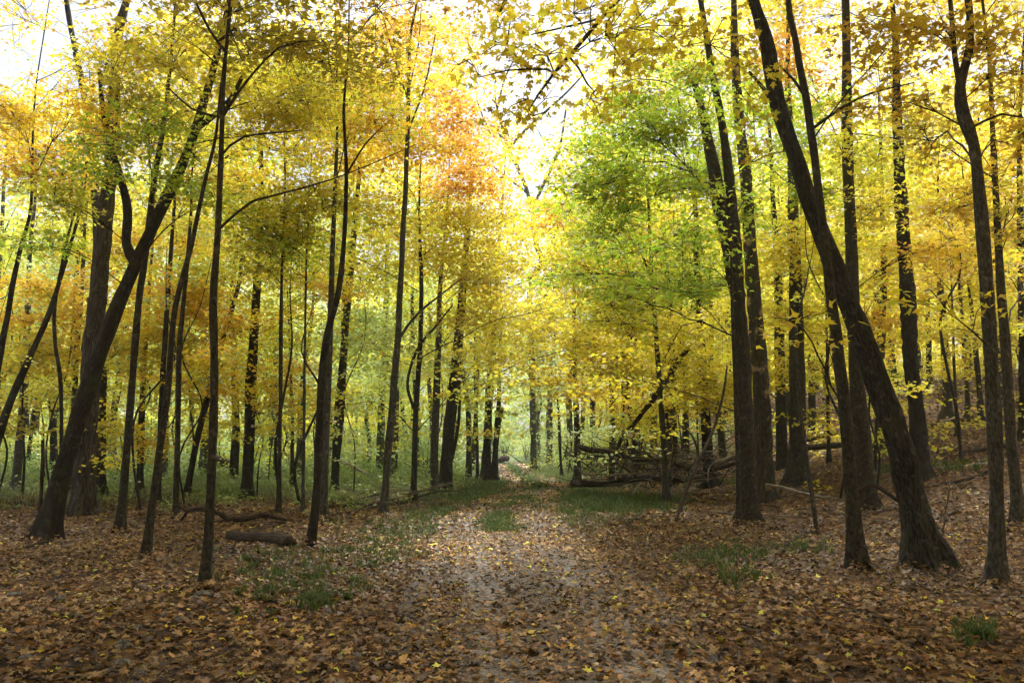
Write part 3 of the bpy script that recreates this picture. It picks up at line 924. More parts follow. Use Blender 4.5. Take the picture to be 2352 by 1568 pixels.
T['r26'] = make_tree('bare-limbed pale grey tree spreading against the sky above the trail', [(1226, 1050, 15), (1222, 850, 15), (1218, 660, 14), (1244, 602, 13), (1231, 560, 12), (1222, 480, 11), (1200, 410, 9), (1168, 341, 8), (1142, 250, 5)], d=46, bark='grey', canopy=None, ext=2,
                     forks=[[(1222, 478, 8), (1250, 420, 7), (1285, 340, 6), (1300, 250, 4)], [(1168, 341, 7), (1214, 292, 7), (1298, 216, 5), (1350, 160, 3)], [(1215, 440, 6), (1180, 420, 5), (1130, 380, 3)], [(1244, 602, 6), (1275, 540, 5), (1290, 450, 3)], [(1160, 320, 5), (1120, 290, 4), (1095, 230, 3)], [(1142, 250, 5), (1160, 180, 4), (1190, 120, 2)]])

# ------------------------------------------------------------------ foliage boughs: (x, y, distance, half width, half height, palette, density, leaf size)
BOUGHS = [
    # upper left
    (110, 230, 16, 150, 80, 'gold', .9, .11), (50, 370, 17, 120, 80, 'gold', 1, .11), (150, 460, 14, 120, 45, 'lime', .7, .11), (70, 560, 14, 90, 60, 'gre', .5, .11),
    (300, 110, 14, 120, 45, 'yel', 1, .11), (430, 110, 15, 120, 45, 'yel', 1, .11), (350, 195, 13, 150, 50, 'oliv', .7, .11), (240, 265, 14, 100, 45, 'gold', .9, .11),
    (330, 330, 12.5, 130, 60, 'gre', .75, .105), (430, 430, 13.5, 110, 60, 'gre', .7, .105), (640, 590, 17, 110, 60, 'lime', .5, .11), (380, 290, 13, 110, 50, 'gre', .6, .105), (600, 500, 17, 110, 60, 'gre', .35, .11), (210, 400, 14, 80, 40, 'gre', .7, .11), (20, 280, 19, 100, 60, 'amber', .5, .12),
    (590, 70, 9.5, 150, 60, 'oliv', .6, .10), (760, 110, 10, 130, 70, 'oliv', .4, .10), (680, 215, 15, 150, 55, 'yel', 1.2, .11), (810, 285, 16, 100, 45, 'gold', 1, .11),
    (610, 300, 16, 130, 50, 'yel', 1.1, .11), (560, 190, 15, 90, 50, 'yel', 1, .11), (640, 395, 17, 150, 50, 'yel', .9, .11), (600, 520, 18, 120, 70, 'lime', .8, .11),
    (690, 560, 20, 100, 70, 'gre', .5, .11), (720, 470, 18, 110, 50, 'lime', .7, .11), (520, 420, 20, 130, 60, 'gold', .7, .12),
    (500, 620, 23, 120, 55, 'lime', .7, .12), (430, 700, 24, 130, 70, 'gold', .9, .12), (300, 750, 24, 130, 90, 'yel', .9, .12), (90, 700, 22, 110, 60, 'gold', .9, .12),
    (60, 830, 24, 110, 60, 'yel', .8, .12), (170, 800, 25, 100, 70, 'gold', .8, .12), (240, 960, 20, 60, 35, 'yel', .8, .11), (500, 900, 26, 120, 60, 'yel', .6, .12),
    (640, 760, 28, 120, 80, 'lime', .6, .12), (700, 900, 24, 90, 50, 'gold', .6, .12), (420, 850, 27, 100, 60, 'yel', .7, .12), (560, 740, 24, 90, 70, 'gold', .5, .12), (150, 620, 26, 110, 60, 'pale', .6, .13),
    (400, 560, 27, 140, 60, 'gold', .7, .13), (250, 560, 26, 100, 70, 'amber', .6, .13), (620, 990, 25, 70, 25, 'yel', .5, .11), (240, 1050, 18, 40, 22, 'yel', .6, .11), (470, 980, 27, 90, 30, 'yel', .5, .12),
    (60, 960, 22, 90, 40, 'oliv', .6, .12), (130, 900, 26, 90, 50, 'oliv', .6, .12), (340, 1010, 24, 90, 35, 'gold', .5, .11), (740, 660, 24, 80, 70, 'gold', .5, .12),
    # centre left, orange and gold
    (850, 150, 20, 80, 80, 'oran', .45, .11), (960, 60, 20, 110, 60, 'oran', .5, .11), (1010, 190, 21, 90, 70, 'oran', .4, .11), (900, 330, 21, 150, 55, 'gold', .8, .11), (1000, 285, 21, 100, 45, 'oran', .8, .11),
    (1085, 405, 23, 110, 60, 'oran', .6, .11), (900, 470, 21, 150, 60, 'yel', .6, .11), (1050, 520, 24, 120, 55, 'yel', .9, .11), (1120, 470, 25, 80, 45, 'yel', .9, .11), (1000, 610, 25, 130, 60, 'yel', .6, .11),
    (1100, 650, 25, 100, 60, 'yel', 1, .11), (1100, 745, 25, 110, 55, 'yel', 1, .11), (1120, 810, 26, 90, 35, 'yel', .9, .11), (850, 600, 26, 100, 80, 'lime', .6, .12), (820, 740, 34, 110, 80, 'pale', .7, .14),
    (1180, 560, 28, 60, 60, 'yel', .8, .12), (1190, 740, 31, 80, 60, 'yel', .8, .12), (960, 800, 29, 90, 60, 'lime', .5, .12), (790, 930, 31, 80, 45, 'lime', .5, .12), (1020, 900, 33, 80, 50, 'lime', .4, .12), (1075, 985, 27, 40, 16, 'gold', .5, .1),
    (870, 880, 36, 110, 60, 'pale', .5, .14), (1080, 330, 24, 90, 50, 'oran', .6, .11), (760, 360, 19, 90, 60, 'gold', .7, .11),
    (1190, 330, 45, 90, 90, 'lime', .07, .16), (1250, 240, 44, 80, 80, 'lime', .07, .16), (1200, 460, 44, 70, 60, 'gold', .18, .16), (1270, 420, 44, 60, 60, 'yel', .15, .16),
    (1330, 140, 20, 110, 60, 'yel', .5, .11), (1420, 230, 19, 90, 50, 'yel', .6, .11), (1480, 90, 18, 110, 60, 'lime', .5, .11), (1060, 80, 22, 70, 60, 'oran', .4, .11), (1360, 260, 30, 60, 50, 'lime', .4, .13), (1120, 560, 30, 90, 60, 'yel', .8, .12), (1250, 720, 34, 60, 50, 'yel', .7, .13), (1330, 560, 27, 60, 60, 'lime', .7, .12),
    # green maple right of the trail
    (1560, 270, 13.5, 130, 70, 'gre', .9, .11), (1620, 180, 14.5, 100, 60, 'gre', .8, .11), (1400, 385, 13, 120, 50, 'gre', .9, .11), (1500, 450, 13.5, 160, 60, 'gre', .9, .11), (1345, 450, 13, 80, 40, 'gre', .8, .11),
    (1430, 545, 14.5, 150, 60, 'gre', .6, .11), (1500, 380, 19, 150, 70, 'gre', .5, .11), (1420, 680, 19, 130, 60, 'gre', .5, .11), (1570, 565, 15.5, 110, 60, 'gre', .8, .11), (1450, 640, 15.5, 150, 50, 'gre', .7, .11), (1400, 735, 17, 130, 45, 'lime', .7, .11), (1600, 665, 16, 100, 50, 'gre', .7, .11), (1330, 600, 16, 80, 50, 'gre', .5, .11), (1300, 470, 15, 60, 40, 'gre', .5, .11), (1480, 340, 14, 120, 50, 'gre', .7, .11),
    # yellow behind it
    (1400, 330, 20, 90, 60, 'gre', .7, .12), (1470, 250, 18, 90, 60, 'gre', .7, .11), (1600, 400, 18, 100, 60, 'gre', .7, .11), (1380, 480, 17, 110, 50, 'gre', .6, .11), (1560, 640, 18, 100, 60, 'gre', .6, .11), (1360, 330, 23, 100, 60, 'lime', .7, .12), (1300, 640, 26, 80, 60, 'yel', .8, .12), (1310, 780, 28, 100, 60, 'yel', .9, .12), (1270, 870, 32, 90, 45, 'gold', .6, .12), (1450, 820, 25, 130, 60, 'yel', .9, .11), (1560, 800, 23, 120, 70, 'yel', .9, .11),
    (1600, 920, 23, 110, 50, 'yel', .8, .11), (1440, 955, 29, 80, 35, 'lime', .6, .12), (1370, 890, 30, 90, 50, 'gold', .7, .12), (1480, 720, 26, 120, 60, 'yel', .7, .12), (1290, 500, 26, 70, 60, 'gold', .6, .12), (1400, 600, 27, 110, 60, 'yel', .9, .12), (1300, 400, 22, 60, 50, 'lime', .6, .12), (1330, 540, 18, 80, 45, 'lime', .6, .11), (1380, 680, 19, 120, 45, 'lime', .7, .11), (1640, 300, 19, 80, 70, 'gre', .6, .11), (1500, 560, 19, 120, 50, 'lime', .7, .11),
    (1560, 420, 24, 110, 60, 'yel', .7, .12), (1640, 760, 20, 60, 60, 'yel', .7, .11),
    # right
    (1830, 140, 19, 100, 60, 'oran', .7, .11), (1800, 300, 16, 80, 80, 'gre', .7, .11), (1890, 210, 15, 70, 60, 'gre', .6, .11), (2010, 90, 9, 120, 55, 'amber', .7, .11), (2120, 70, 10, 110, 60, 'amber', .7, .11), (2290, 110, 9.5, 90, 90, 'amber', .7, .11),
    (2060, 210, 10.5, 120, 60, 'amber', .6, .11), (2150, 320, 12, 120, 60, 'oliv', .7, .11), (2310, 290, 10.5, 70, 90, 'amber', .7, .11), (2000, 330, 14, 90, 60, 'lime', .6, .11), (2180, 450, 14, 120, 60, 'amber', .8, .11), (2320, 490, 13, 60, 60, 'oliv', .7, .11),
    (2000, 470, 17, 100, 60, 'yel', .7, .11), (2130, 560, 16, 110, 55, 'gold', .8, .11), (1830, 430, 18, 80, 70, 'gre', .6, .11), (1800, 560, 20, 90, 70, 'yel', .8, .11), (1790, 700, 22, 90, 60, 'yel', .8, .11), (1870, 620, 22, 80, 60, 'lime', .7, .11),
    (2000, 640, 20, 100, 50, 'yel', .7, .11), (2030, 750, 21, 80, 45, 'gold', .7, .11), (2180, 750, 22, 110, 45, 'yel', .7, .11), (1790, 850, 24, 80, 45, 'yel', .7, .11), (1920, 850, 25, 80, 50, 'lime', .6, .11), (2330, 640, 16, 60, 50, 'amber', .7, .11),
    (2200, 840, 28, 100, 40, 'yel', .6, .11), (2320, 760, 22, 60, 40, 'oliv', .6, .11), (1760, 180, 21, 70, 70, 'lime', .6, .12), (1930, 380, 22, 90, 80, 'lime', .6, .12), (2080, 430, 22, 90, 70, 'lime', .6, .12), (2250, 580, 20, 90, 60, 'amber', .7, .12),
    (1700, 480, 18, 60, 70, 'gre', .5, .11), (1880, 760, 24, 80, 50, 'yel', .6, .12), (2060, 860, 27, 80, 40, 'lime', .5, .12),
    # low sprays hanging before the right trunks
    (1800, 755, 9, 105, 22, 'yel', .55, .115), (2150, 690, 9.3, 150, 22, 'yel', .6, .115), (1930, 790, 9.5, 50, 18, 'yel', .4, .115),
]
AXES_Y = np.array([t.Y for t in TREES])
for (zx, zy, d, hw, hh, pal, dens, size) in BOUGHS:
    c = at(zx, zy, d)
    best, bt = 1e9, (T['r1'] if pal in ('gre', 'lime') and 1330 < zx < 1720 and 12.9 < d < 17.1 else None)
    for t in TREES:
        if bt is T['r1'] and best == 1e9 and pal in ('gre', 'lime'):
            break
        if t.root.name.startswith('dead_tree') or t in (T['l30'], T['r13'], T['r1d'], T['l19']):
            continue
        k = np.linalg.norm((t.P - c) * np.array([1, 1, 0.6]), axis=1).min() + 0.25 * max(0, d - t.Y - 4)
        if k < best:
            best, bt = k, t
    s_px = size * F / d
    n = dens * (2.8 if d < 14.6 else 2.35) * math.pi * hw * hh / (0.30 * s_px ** 2)
    m = d / F
    for rpt in range(3):
        u3 = rng.uniform(-1, 1, 3) * 0.62
        g3 = rng.uniform(0.45, 0.8)
        c3 = c + u3 * np.array([hw * m, max(0.5, hw * m * 0.75), hh * m])
        add_foliage(bt, c3, hw * m * g3, max(0.5, hw * m * 0.75) * g3, hh * m * g3, pal, n / 3 * rng.uniform(0.7, 1.3), size, 'mid' if d < 17.5 else 'lo', spray=0.30 + 0.012 * d, tilt=0.55)

# deeper foliage of the trees standing 20 to 34 m away
LET = {'Y': 'yel', 'G': 'gold', 'R': 'oran', 'g': 'gre', 'L': 'lime', 'P': 'pale', 'O': 'oliv', 'A': 'amber'}
ROWS = [(60, '.GYOR.YGAA', .5), (215, 'GGOYR.LgAA', .8), (365, 'GLgYG.gLLA', .9), (515, 'LOGLYYLYYA', 1.0), (665, 'GGYLYYLYYA', 1.0), (815, 'YYGPLYYYYO', .9), (940, 'OYYPLPYYLO', .55)]
deep = [t for t in TREES if 19 < t.Y < 36 and t.canopy]
for zy, row, dens in ROWS:
    for j, ch in enumerate(row):
        if ch == '.':
            continue
        for rpt in range(3):
            zx = (j + 0.5 + rng.uniform(-0.5, 0.5)) * W / 10
            zz = zy + rng.uniform(-60, 60)
            d = rng.uniform(20, 33)
            c = at(zx, zz, d)
            bt = min(deep, key=lambda t: np.linalg.norm((t.P - c) * np.array([1, 1, 0.6]), axis=1).min())
            s_px = 0.14 * F / d
            m = d / F
            add_foliage(bt, c, 125 * m, 1.4, 62 * m, LET[ch], dens * 0.75 * math.pi * 125 * 62 / (0.30 * s_px ** 2), 0.14, 'lo', spray=0.65, tilt=0.55)

# the near bough hanging over the trail from the furrowed leaning tree: its nearest leaves are single objects
t = T['r2']
NB = [(1250, 110, 6.2, 120, 60, .6), (1390, 70, 6.5, 140, 60, .7), (1560, 60, 7.2, 110, 60, .7), (1190, 225, 6.3, 90, 45, .45), (1350, 220, 6.5, 100, 35, .35), (1660, 160, 8.0, 80, 60, .5), (1720, 270, 8.6, 50, 80, .4), (1120, 90, 6.4, 70, 55, .5), (1480, 150, 7, 90, 40, .45), (1180, 30, 6.5, 100, 40, .6), (1300, 10, 6.6, 120, 40, .6), (1260, 290, 6.6, 60, 30, .2), (1050, 150, 6.5, 50, 40, .25)]
for k, (zx, zy, d, hw, hh, dens) in enumerate(NB):
    c = at(zx, zy, d)
    s_px = 0.12 * F / d
    n = dens * 2.4 * math.pi * hw * hh / (0.30 * s_px ** 2)
    m = d / F
    add_foliage(t, c, hw * m, max(0.35, hw * m * 0.8), hh * m, 'yel', n * 1.6, 0.078, 'hi', spray=0.22, tilt=0.75, single=True, thick=0.7)

# upper canopy over everything, above the frame for the near trees
for t in TREES:
    if not t.canopy:
        continue
    top = t.P[-1]
    nb = 6 if t.Y < 15 else 4 if t.Y < 30 else 4
    for k in range(nb):
        f = k / nb * 2 * math.pi + rng.uniform(0, 1)
        rad = rng.uniform(0.8, 2.4)
        c = top + np.array([math.cos(f) * rad, math.sin(f) * rad, rng.uniform(-2.2, 1.0)])
        q = c - EYE
        over = q[1] < 1 or H / 2 - F * (q @ Uv) / (q @ Fv) < -420 or t.Y > 26
        if over:
            add_foliage(t, c, 1.6, 1.6, 0.8, t.canopy, (560 if t.Y < 15 else 400 if abs(t.base[0]) > 4.5 and t.Y < 27 else 130) * t.cd, 0.25, 'lo', spray=0.6, tilt=0.5, twigs=False)  # leaf counts raised on near and side trees to add shade
        else:
            add_foliage(t, c, 1.4, 1.4, 0.6, t.canopy, 900 * t.cd, 0.115, 'mid', spray=0.5, tilt=0.5)

for k in range(18):  # extra unseen leaf clusters added high over the trail to shade it
    c = np.array([rng.uniform(-4, 4), rng.uniform(10.0, 18.0), 0.0])
    c[2] = 3.8 + 0.68 * c[1] + rng.uniform(1.0, 3.0) + max(0, 4.5 - 0.4 * c[1])
    add_foliage(T['r2'] if c[0] > 0.3 else T['l5'], c, 1.5, 1.5, 0.7, 'yel' if c[0] > 0 else 'oliv', 520, 0.22, 'lo', spray=0.6, tilt=0.5, twigs=False)
LEAF_VAR = {}
n_single = 0
for t in TREES:
    crown = None
    if t.single:
        P, nor, tip, sz, col = (np.concatenate([s[k] for s in t.single]) for k in range(5))
        dist = np.linalg.norm(P - EYE, axis=1)
        order = np.argsort(dist / sz)
        near, rest = order[:300], order[300:]
        if len(rest):
            t.leaves.add(*leaf_arrays(P[rest], nor[rest], tip[rest], sz[rest], col[rest], 'hi'))
    if t.leaves.n:
        crown = obj('crown', t.leaves.mesh('crown', M_LEAF, t.base), t.root)
    if t.twigs.n:
        tw = obj('twigs', t.twigs.mesh('twigs', BARK['twig'], t.base), crown or t.root)
        tw['kind'] = 'stuff'
    if t.single:
        var = []
        for k in range(16):
            z = np.zeros((1, 3))
            V, f, c = leaf_arrays(z, np.array([[0, 0, 1.0]]), np.array([[0, 1.0, 0]]), np.ones(1), colours('yel', 1), 'hi')
            var.append(mesh_np('leaf', V, f, None, M_LEAF, col=c, smooth=False))
        for q in near:
            nn = nrm(nor[q][None])[0]
            tt = nrm((tip[q] - nn * (tip[q] @ nn))[None])[0]
            rt = np.cross(tt, nn)
            o = obj('leaf', var[int(rng.integers(0, 16))], crown)
            mtx = Matrix.Identity(4)
            p = P[q] - t.base
            for a in range(3):
                mtx[a][0], mtx[a][1], mtx[a][2], mtx[a][3] = rt[a] * sz[q], tt[a] * sz[q], nn[a] * sz[q], p[a]
            o.matrix_local = mtx

# bare wood and root pieces on single trees
def part_tube(t, name, pts, bark, d, sides=10, rough=0.1, cap=True):
    P = [at(zx, zy, d) for zx, zy, w in pts]
    P, Rr = resample(P, [w / 2 * d / F for _, _, w in pts], 0.08)
    V, Q, Tt, co = tube(P, Rr, sides, rough, cap=cap)
    return obj(name, mesh_np(name, V - t.base, Tt, Q, BARK[bark], co=co), t.root)


ts = T['r1c']
part_tube(ts, 'bare_wood_patch', [(1772, 1176, 26), (1769, 1150, 30), (1766, 1122, 32), (1763, 1098, 27), (1760, 1078, 18), (1757, 1060, 8)], 'wood', ts.Y - 0.06, rough=0.3)
tr3 = T['r3']
part_tube(tr3, 'root', [(1972, 1152, 9), (1974, 1128, 10), (2003, 1112, 12), (2028, 1124, 10), (2075, 1160, 7)], 'rotten', tr3.Y - 0.6)

# shaggy bark strips of the shagbark tree
th = T['hick']
for k in range(70):
    q = int(rng.integers(4, len(th.P) - 6))
    p, r = th.P[q], th.R[q]
    if p[2] > th.base[2] + 9:
        continue
    a = rng.uniform(math.pi * 0.95, math.pi * 2.05)
    o_ = np.array([math.cos(a), math.sin(a), 0])
    s_ = np.array([-math.sin(a), math.cos(a), 0])
    ln = rng.uniform(0.25, 0.6)
    wd = rng.uniform(0.02, 0.045)
    rows = []
    for u in np.linspace(0, 1, 5):
        out = r * 1.0 + 0.005 + 0.05 * (u - 0.45) ** 2 * rng.uniform(0.4, 1.6)
        cpt = p + np.array([0, 0, (u - 0.5) * ln]) + o_ * out
        w_ = wd * (1 - 0.5 * abs(u - 0.5))
        rows += [cpt - s_ * w_, cpt + s_ * w_, cpt + s_ * w_ - o_ * 0.012, cpt - s_ * w_ - o_ * 0.012]
    rows = np.array(rows)
    Q = []
    for u in range(4):
        b0 = u * 4
        for e in range(4):
            Q.append((b0 + e, b0 + (e + 1) % 4, b0 + 4 + (e + 1) % 4, b0 + 4 + e))
    Q += [(3, 2, 1, 0), (16, 17, 18, 19)]
    co = np.column_stack([rows[:, 0] - p[0], rows[:, 1] - p[1], rows[:, 2]])
    obj('bark_strip', mesh_np('bark_strip', rows - th.base, None, np.array(Q), BARK['hickory'], co=co, smooth=False), th.root)

# ------------------------------------------------------------------ far woods: eight kinds of tree, copied
FAR = []
for k, (hh, pal, nl) in enumerate([(15, 'pale', 3000), (17, 'pale', 3200), (13, 'lime', 2600), (14, 'yel', 2600), (16, 'yel', 3000), (12, 'gold', 2400), (16, 'lime', 3000), (9, 'pale', 1800)]):
    P = [np.array([0, 0, -0.4])]
    lx = rng.normal(0, 0.4, 2)
    for u in (0.15, 0.35, 0.55, 0.75, 0.95):
        P.append(np.array([lx[0] * u + rng.normal(0, 0.12), lx[1] * u + rng.normal(0, 0.12), hh * u]))
    r0 = rng.uniform(0.11, 0.2)
    P, Rr = resample(P, [r0 * 1.25, r0, r0 * 0.85, r0 * 0.65, r0 * 0.4, 0.03], 0.6)
    mb = MB()
    mb.add(*tube(P, Rr, 7, 0.08))
    for q in range(9):
        z = hh * rng.uniform(0.35, 0.85)
        a0 = P[int(np.argmin(np.abs(P[:, 2] - z)))]
        f = rng.uniform(0, 6.28)
        e = a0 + np.array([math.cos(f), math.sin(f), 0.7]) * rng.uniform(1.2, 2.4)
        mb.add(*tube(np.array([a0, (a0 + e) / 2 + [0, 0, .1], e]), np.array([0.035, 0.022, 0.008]), 4))
    tm = mb.mesh('trunk', BARK['grey' if k in (0, 1, 7) else 'dark'], np.zeros(3))
    lv = Leaves()
    ncl = 26
    cc = np.column_stack([rng.normal(0, 1.5, ncl), rng.normal(0, 1.5, ncl), hh * (0.22 + 0.78 * rng.beta(1.5, 1.2, ncl))])
    cc[:, :2] *= (1.15 - 0.6 * (cc[:, 2:3] / hh) ** 2)
    kk = rng.integers(0, ncl, nl)
    Pn = cc[kk] + rng.normal(0, 1, (nl, 3)) * np.array([0.75, 0.75, 0.32])
    lv.add(*leaf_arrays(Pn, np.column_stack([rng.normal(0, .6, nl), rng.normal(0, .6, nl), np.ones(nl)]), rng.normal(0, 1, (nl, 3)), 0.21 * rng.uniform(.6, 1.3, nl), np.clip(colours(pal, ncl, .12)[kk] * .5 + colours(pal, nl) * .5, .01, .9), 'lo'))
    cm = lv.mesh('crown', M_LEAF, np.zeros(3))
    FAR.append((tm, cm))

FARTAG = []
placed = []
tries = 0
while len(placed) < 200 and tries < 6000:
    tries += 1
    y = 33 + 60 * random.random() ** 1.2
    x = random.uniform(-0.74, 0.74) * y
    if abs(x - float(trail_x(y))) < 2.6:
        continue
    if any((x - a) ** 2 + (y - b) ** 2 < 5.5 for a, b in placed):
        continue
    placed.append((x, y))
for x, y in placed:
    zone = 'left' if x < -0.1 * y else 'mid' if x < 0.1 * y else 'right'
    pool = {'left': [0, 1, 2, 6, 7, 0, 1, 3], 'mid': [0, 2, 6, 7, 0, 7], 'right': [3, 4, 5, 2, 6, 4]}[zone]
    k = random.choice(pool)
    e = empty('distant_tree', (x, y, float(hgt(x, y))))
    e.rotation_euler = (0, 0, random.uniform(0, 6.28))
    s = random.uniform(0.8, 1.12)
    e.scale = (s, s, s)
    FARTAG.append((e, 'tree', ('pale green', 'pale green', 'lime green', 'yellow', 'yellow', 'golden', 'lime green', 'pale green')[k], x, y))
    obj('trunk', FAR[k][0], e)
    obj('crown', FAR[k][1], e)

# shrubs and young growth filling the space under the distant crowns
SH = []
for k, (hh, pal, nl) in enumerate([(3.2, 'pale', 1500), (4.5, 'lime', 1700), (3.8, 'yel', 1600), (2.6, 'under', 1300)]):
    mb = MB()
    for q in range(6):
        f = rng.uniform(0, 6.28)
        e = np.array([math.cos(f) * 0.9, math.sin(f) * 0.9, hh * rng.uniform(.6, .95)])
        mb.add(*tube(np.array([[0, 0, -0.2], e * 0.5 + [0, 0, .2], e]), np.array([0.03, 0.02, 0.008]), 4))
    lv = Leaves()
    ncl = 16
    cc = np.column_stack([rng.normal(0, .8, ncl), rng.normal(0, .8, ncl), hh * rng.uniform(0.12, 1, ncl)])
    kk = rng.integers(0, ncl, nl)
    Pn = cc[kk] + rng.normal(0, 1, (nl, 3)) * np.array([0.5, 0.5, 0.22])
    Pn[:, 2] = np.maximum(Pn[:, 2], 0.05)
    lv.add(*leaf_arrays(Pn, np.column_stack([rng.normal(0, .6, nl), rng.normal(0, .6, nl), np.ones(nl)]), rng.normal(0, 1, (nl, 3)), 0.15 * rng.uniform(.6, 1.3, nl), np.clip(colours(pal, ncl, .12)[kk] * .5 + colours(pal, nl) * .5, .01, .9), 'lo'))
    SH.append((mb.mesh('stems', BARK['twig'], np.zeros(3)), lv.mesh('crown', M_LEAF, np.zeros(3))))
splaced = []
tries = 0
while len(splaced) < 120 and tries < 6000:
    tries += 1
    y = 36 + 50 * random.random()
    x = random.uniform(-0.72, 0.72) * y
    if abs(x - float(trail_x(y))) < 2.8 or any((x - a) ** 2 + (y - b) ** 2 < 6 for a, b in splaced):
        continue
    if x > 0.2 * y and y < 55:
        continue
    splaced.append((x, y))
    zone = 'left' if x < -0.1 * y else 'mid' if x < 0.1 * y else 'right'
    k = random.choice({'left': [0, 0, 1, 3, 2], 'mid': [0, 0, 1, 3], 'right': [1, 2, 2]}[zone])
    e = empty('distant_shrub', (x, y, float(hgt(x, y))))
    e.rotation_euler = (0, 0, random.uniform(0, 6.28))
    s = random.uniform(0.7, 1.15)
    e.scale = (s, s, s)
    FARTAG.append((e, 'shrub', ('pale green', 'lime green', 'yellow', 'dark green')[k], x, y))
    obj('stems', SH[k][0], e)
    obj('crown', SH[k][1], e)

# woods behind them that read as one mass
lv = Leaves()
n = 60000
ang = rng.uniform(-0.75, 0.75, n)
dd = rng.uniform(95, 125, n)
clx = np.round(ang * 40) / 40 + rng.normal(0, 0.008, n)
P = np.column_stack([np.tan(clx) * dd, dd, np.zeros(n)])
top = 11 + 5 * np.sin(clx * 60) + 3 * np.sin(clx * 131)
P[:, 2] = hgt(P[:, 0], P[:, 1]) + top * rng.uniform(0.05, 1, n)
pal = np.where(clx[:, None] > 0.1, colours('yel', n), colours('pale', n))
lv.add(*leaf_arrays(P, np.column_stack([rng.normal(0, .7, n), rng.normal(0, .7, n), np.ones(n)]), rng.normal(0, 1, (n, 3)), 0.75 * rng.uniform(.6, 1.3, n), pal, 'lo'))
fw = obj('far_woods', lv.mesh('far_woods', M_LEAF, np.zeros(3)))
tag(fw, 'hazy yellow-green woods closing the view behind the distant trees', 'woods', kind='stuff')

# thin saplings standing about between the traced trees
for k in range(44):
    for _ in range(40):
        y = random.uniform(17, 33)
        x = random.uniform(-0.68, 0.68) * y
        if abs(x - float(trail_x(y))) > 2.5 and not (1085 < W / 2 + F * x / y < 1290) and not (1290 < W / 2 + F * x / y < 1680 and y < 29) and all((x - t_.base[0]) ** 2 + (y - t_.base[1]) ** 2 > 0.8 for t_ in TREES):
            break
    b = np.array([x, y, float(hgt(x, y))])
    hh = random.uniform(4.5, 8.5)
    P = [b - [0, 0, .2]] + [b + np.array([rng.normal(0, .14) * (1 + u), rng.normal(0, .14) * (1 + u), hh * u]) for u in (.18, .36, .55, .75, 1.0)]
    r0 = random.uniform(0.02, 0.042)
    P, Rr = resample(P, [r0 * 1.2, r0, r0 * .9, r0 * .75, r0 * .5, .006], .3)
    e = empty('sapling', b)
    V, Q, Tt, co = tube(P, Rr, 6, .06)
    obj('trunk', mesh_np('trunk', V - b, None, Q, BARK['maple' if k % 2 else 'dark'], co=co), e)
    lv = Leaves()
    pal = random.choice(['yel', 'lime', 'gold'] if x > -0.15 * y else ['yel', 'gold', 'lime', 'pale'])
    mb = MB()
    for q in range(random.randint(3, 6)):
        u = random.uniform(.4, 1)
        a0 = P[int(u * (len(P) - 1))]
        f = random.uniform(0, 6.28)
        c = a0 + np.array([math.cos(f), math.sin(f), .25]) * random.uniform(.5, 1.2)
        mb.add(*tube(np.array([a0, (a0 + c) / 2 + [0, 0, .06], c]), np.array([.008, .006, .003]), 3))
        n = random.randint(50, 110)
        ph = rng.uniform(0, 6.28, n)
        rr = .55 * np.sqrt(rng.uniform(0, 1, n))
        Pn = c + np.column_stack([rr * np.cos(ph), rr * np.sin(ph), rng.normal(0, .08, n) - .2 * rr ** 2])
        lv.add(*leaf_arrays(Pn, np.column_stack([rng.normal(0, .5, n), rng.normal(0, .5, n), np.ones(n)]), rng.normal(0, 1, (n, 3)), .115 * rng.uniform(.6, 1.2, n), colours(pal, n), 'lo'))
    cr = obj('crown', lv.mesh('crown', M_LEAF, b), e)
    tw = obj('twigs', mb.mesh('twigs', BARK['twig'], b), cr)
    tw['kind'] = 'stuff'
    FARTAG.append((e, 'sapling', {'yel': 'thin yellow-leaved', 'gold': 'thin golden-leaved', 'lime': 'thin lime-leaved', 'pale': 'thin pale green'}[pal], x, y))

# say which distant plant is which by the nearer trunks it is seen between
SHORT = {'hick': 'shagbark tree', 'l3': 'slim straight maple', 'l5': 'nearest sapling', 'l8': 'two-stemmed tree', 'l11': 'wavy sapling', 'l14': 'slender pale tree', 'l17': 'black trunk', 'l18': 'joined pair',
         'r11': 'brush pile', 'r10': 'slim sapling', 'r9': 'dark straight tree', 'r1': 'big cluster', 'r7': 'thick grey-brown tree', 'r2b': 'smooth maple', 'r4': 'furrowed upright tree', 'r5': 'knotty maple'}
marks = sorted((t_.base[0] / t_.base[1], SHORT[k]) for k, t_ in T.items() if k in SHORT)
for e, cat, colour, x, y in FARTAG:
    u = x / y
    lo = [m_ for m_ in marks if m_[0] <= u]
    hi = [m_ for m_ in marks if m_[0] > u]
    where = 'left of the ' + hi[0][1] if not lo else 'right of the ' + lo[-1][1] if not hi else 'between %s and %s' % (lo[-1][1], hi[0][1])
    far_ = ('nearer' if y < 25 else 'further') if cat == 'sapling' else 'distant' if y < 60 else 'remote'
    tag(e, '%s %s %s %s' % (far_, colour, cat, where), cat, '%s %ss %s' % (far_, cat, where))

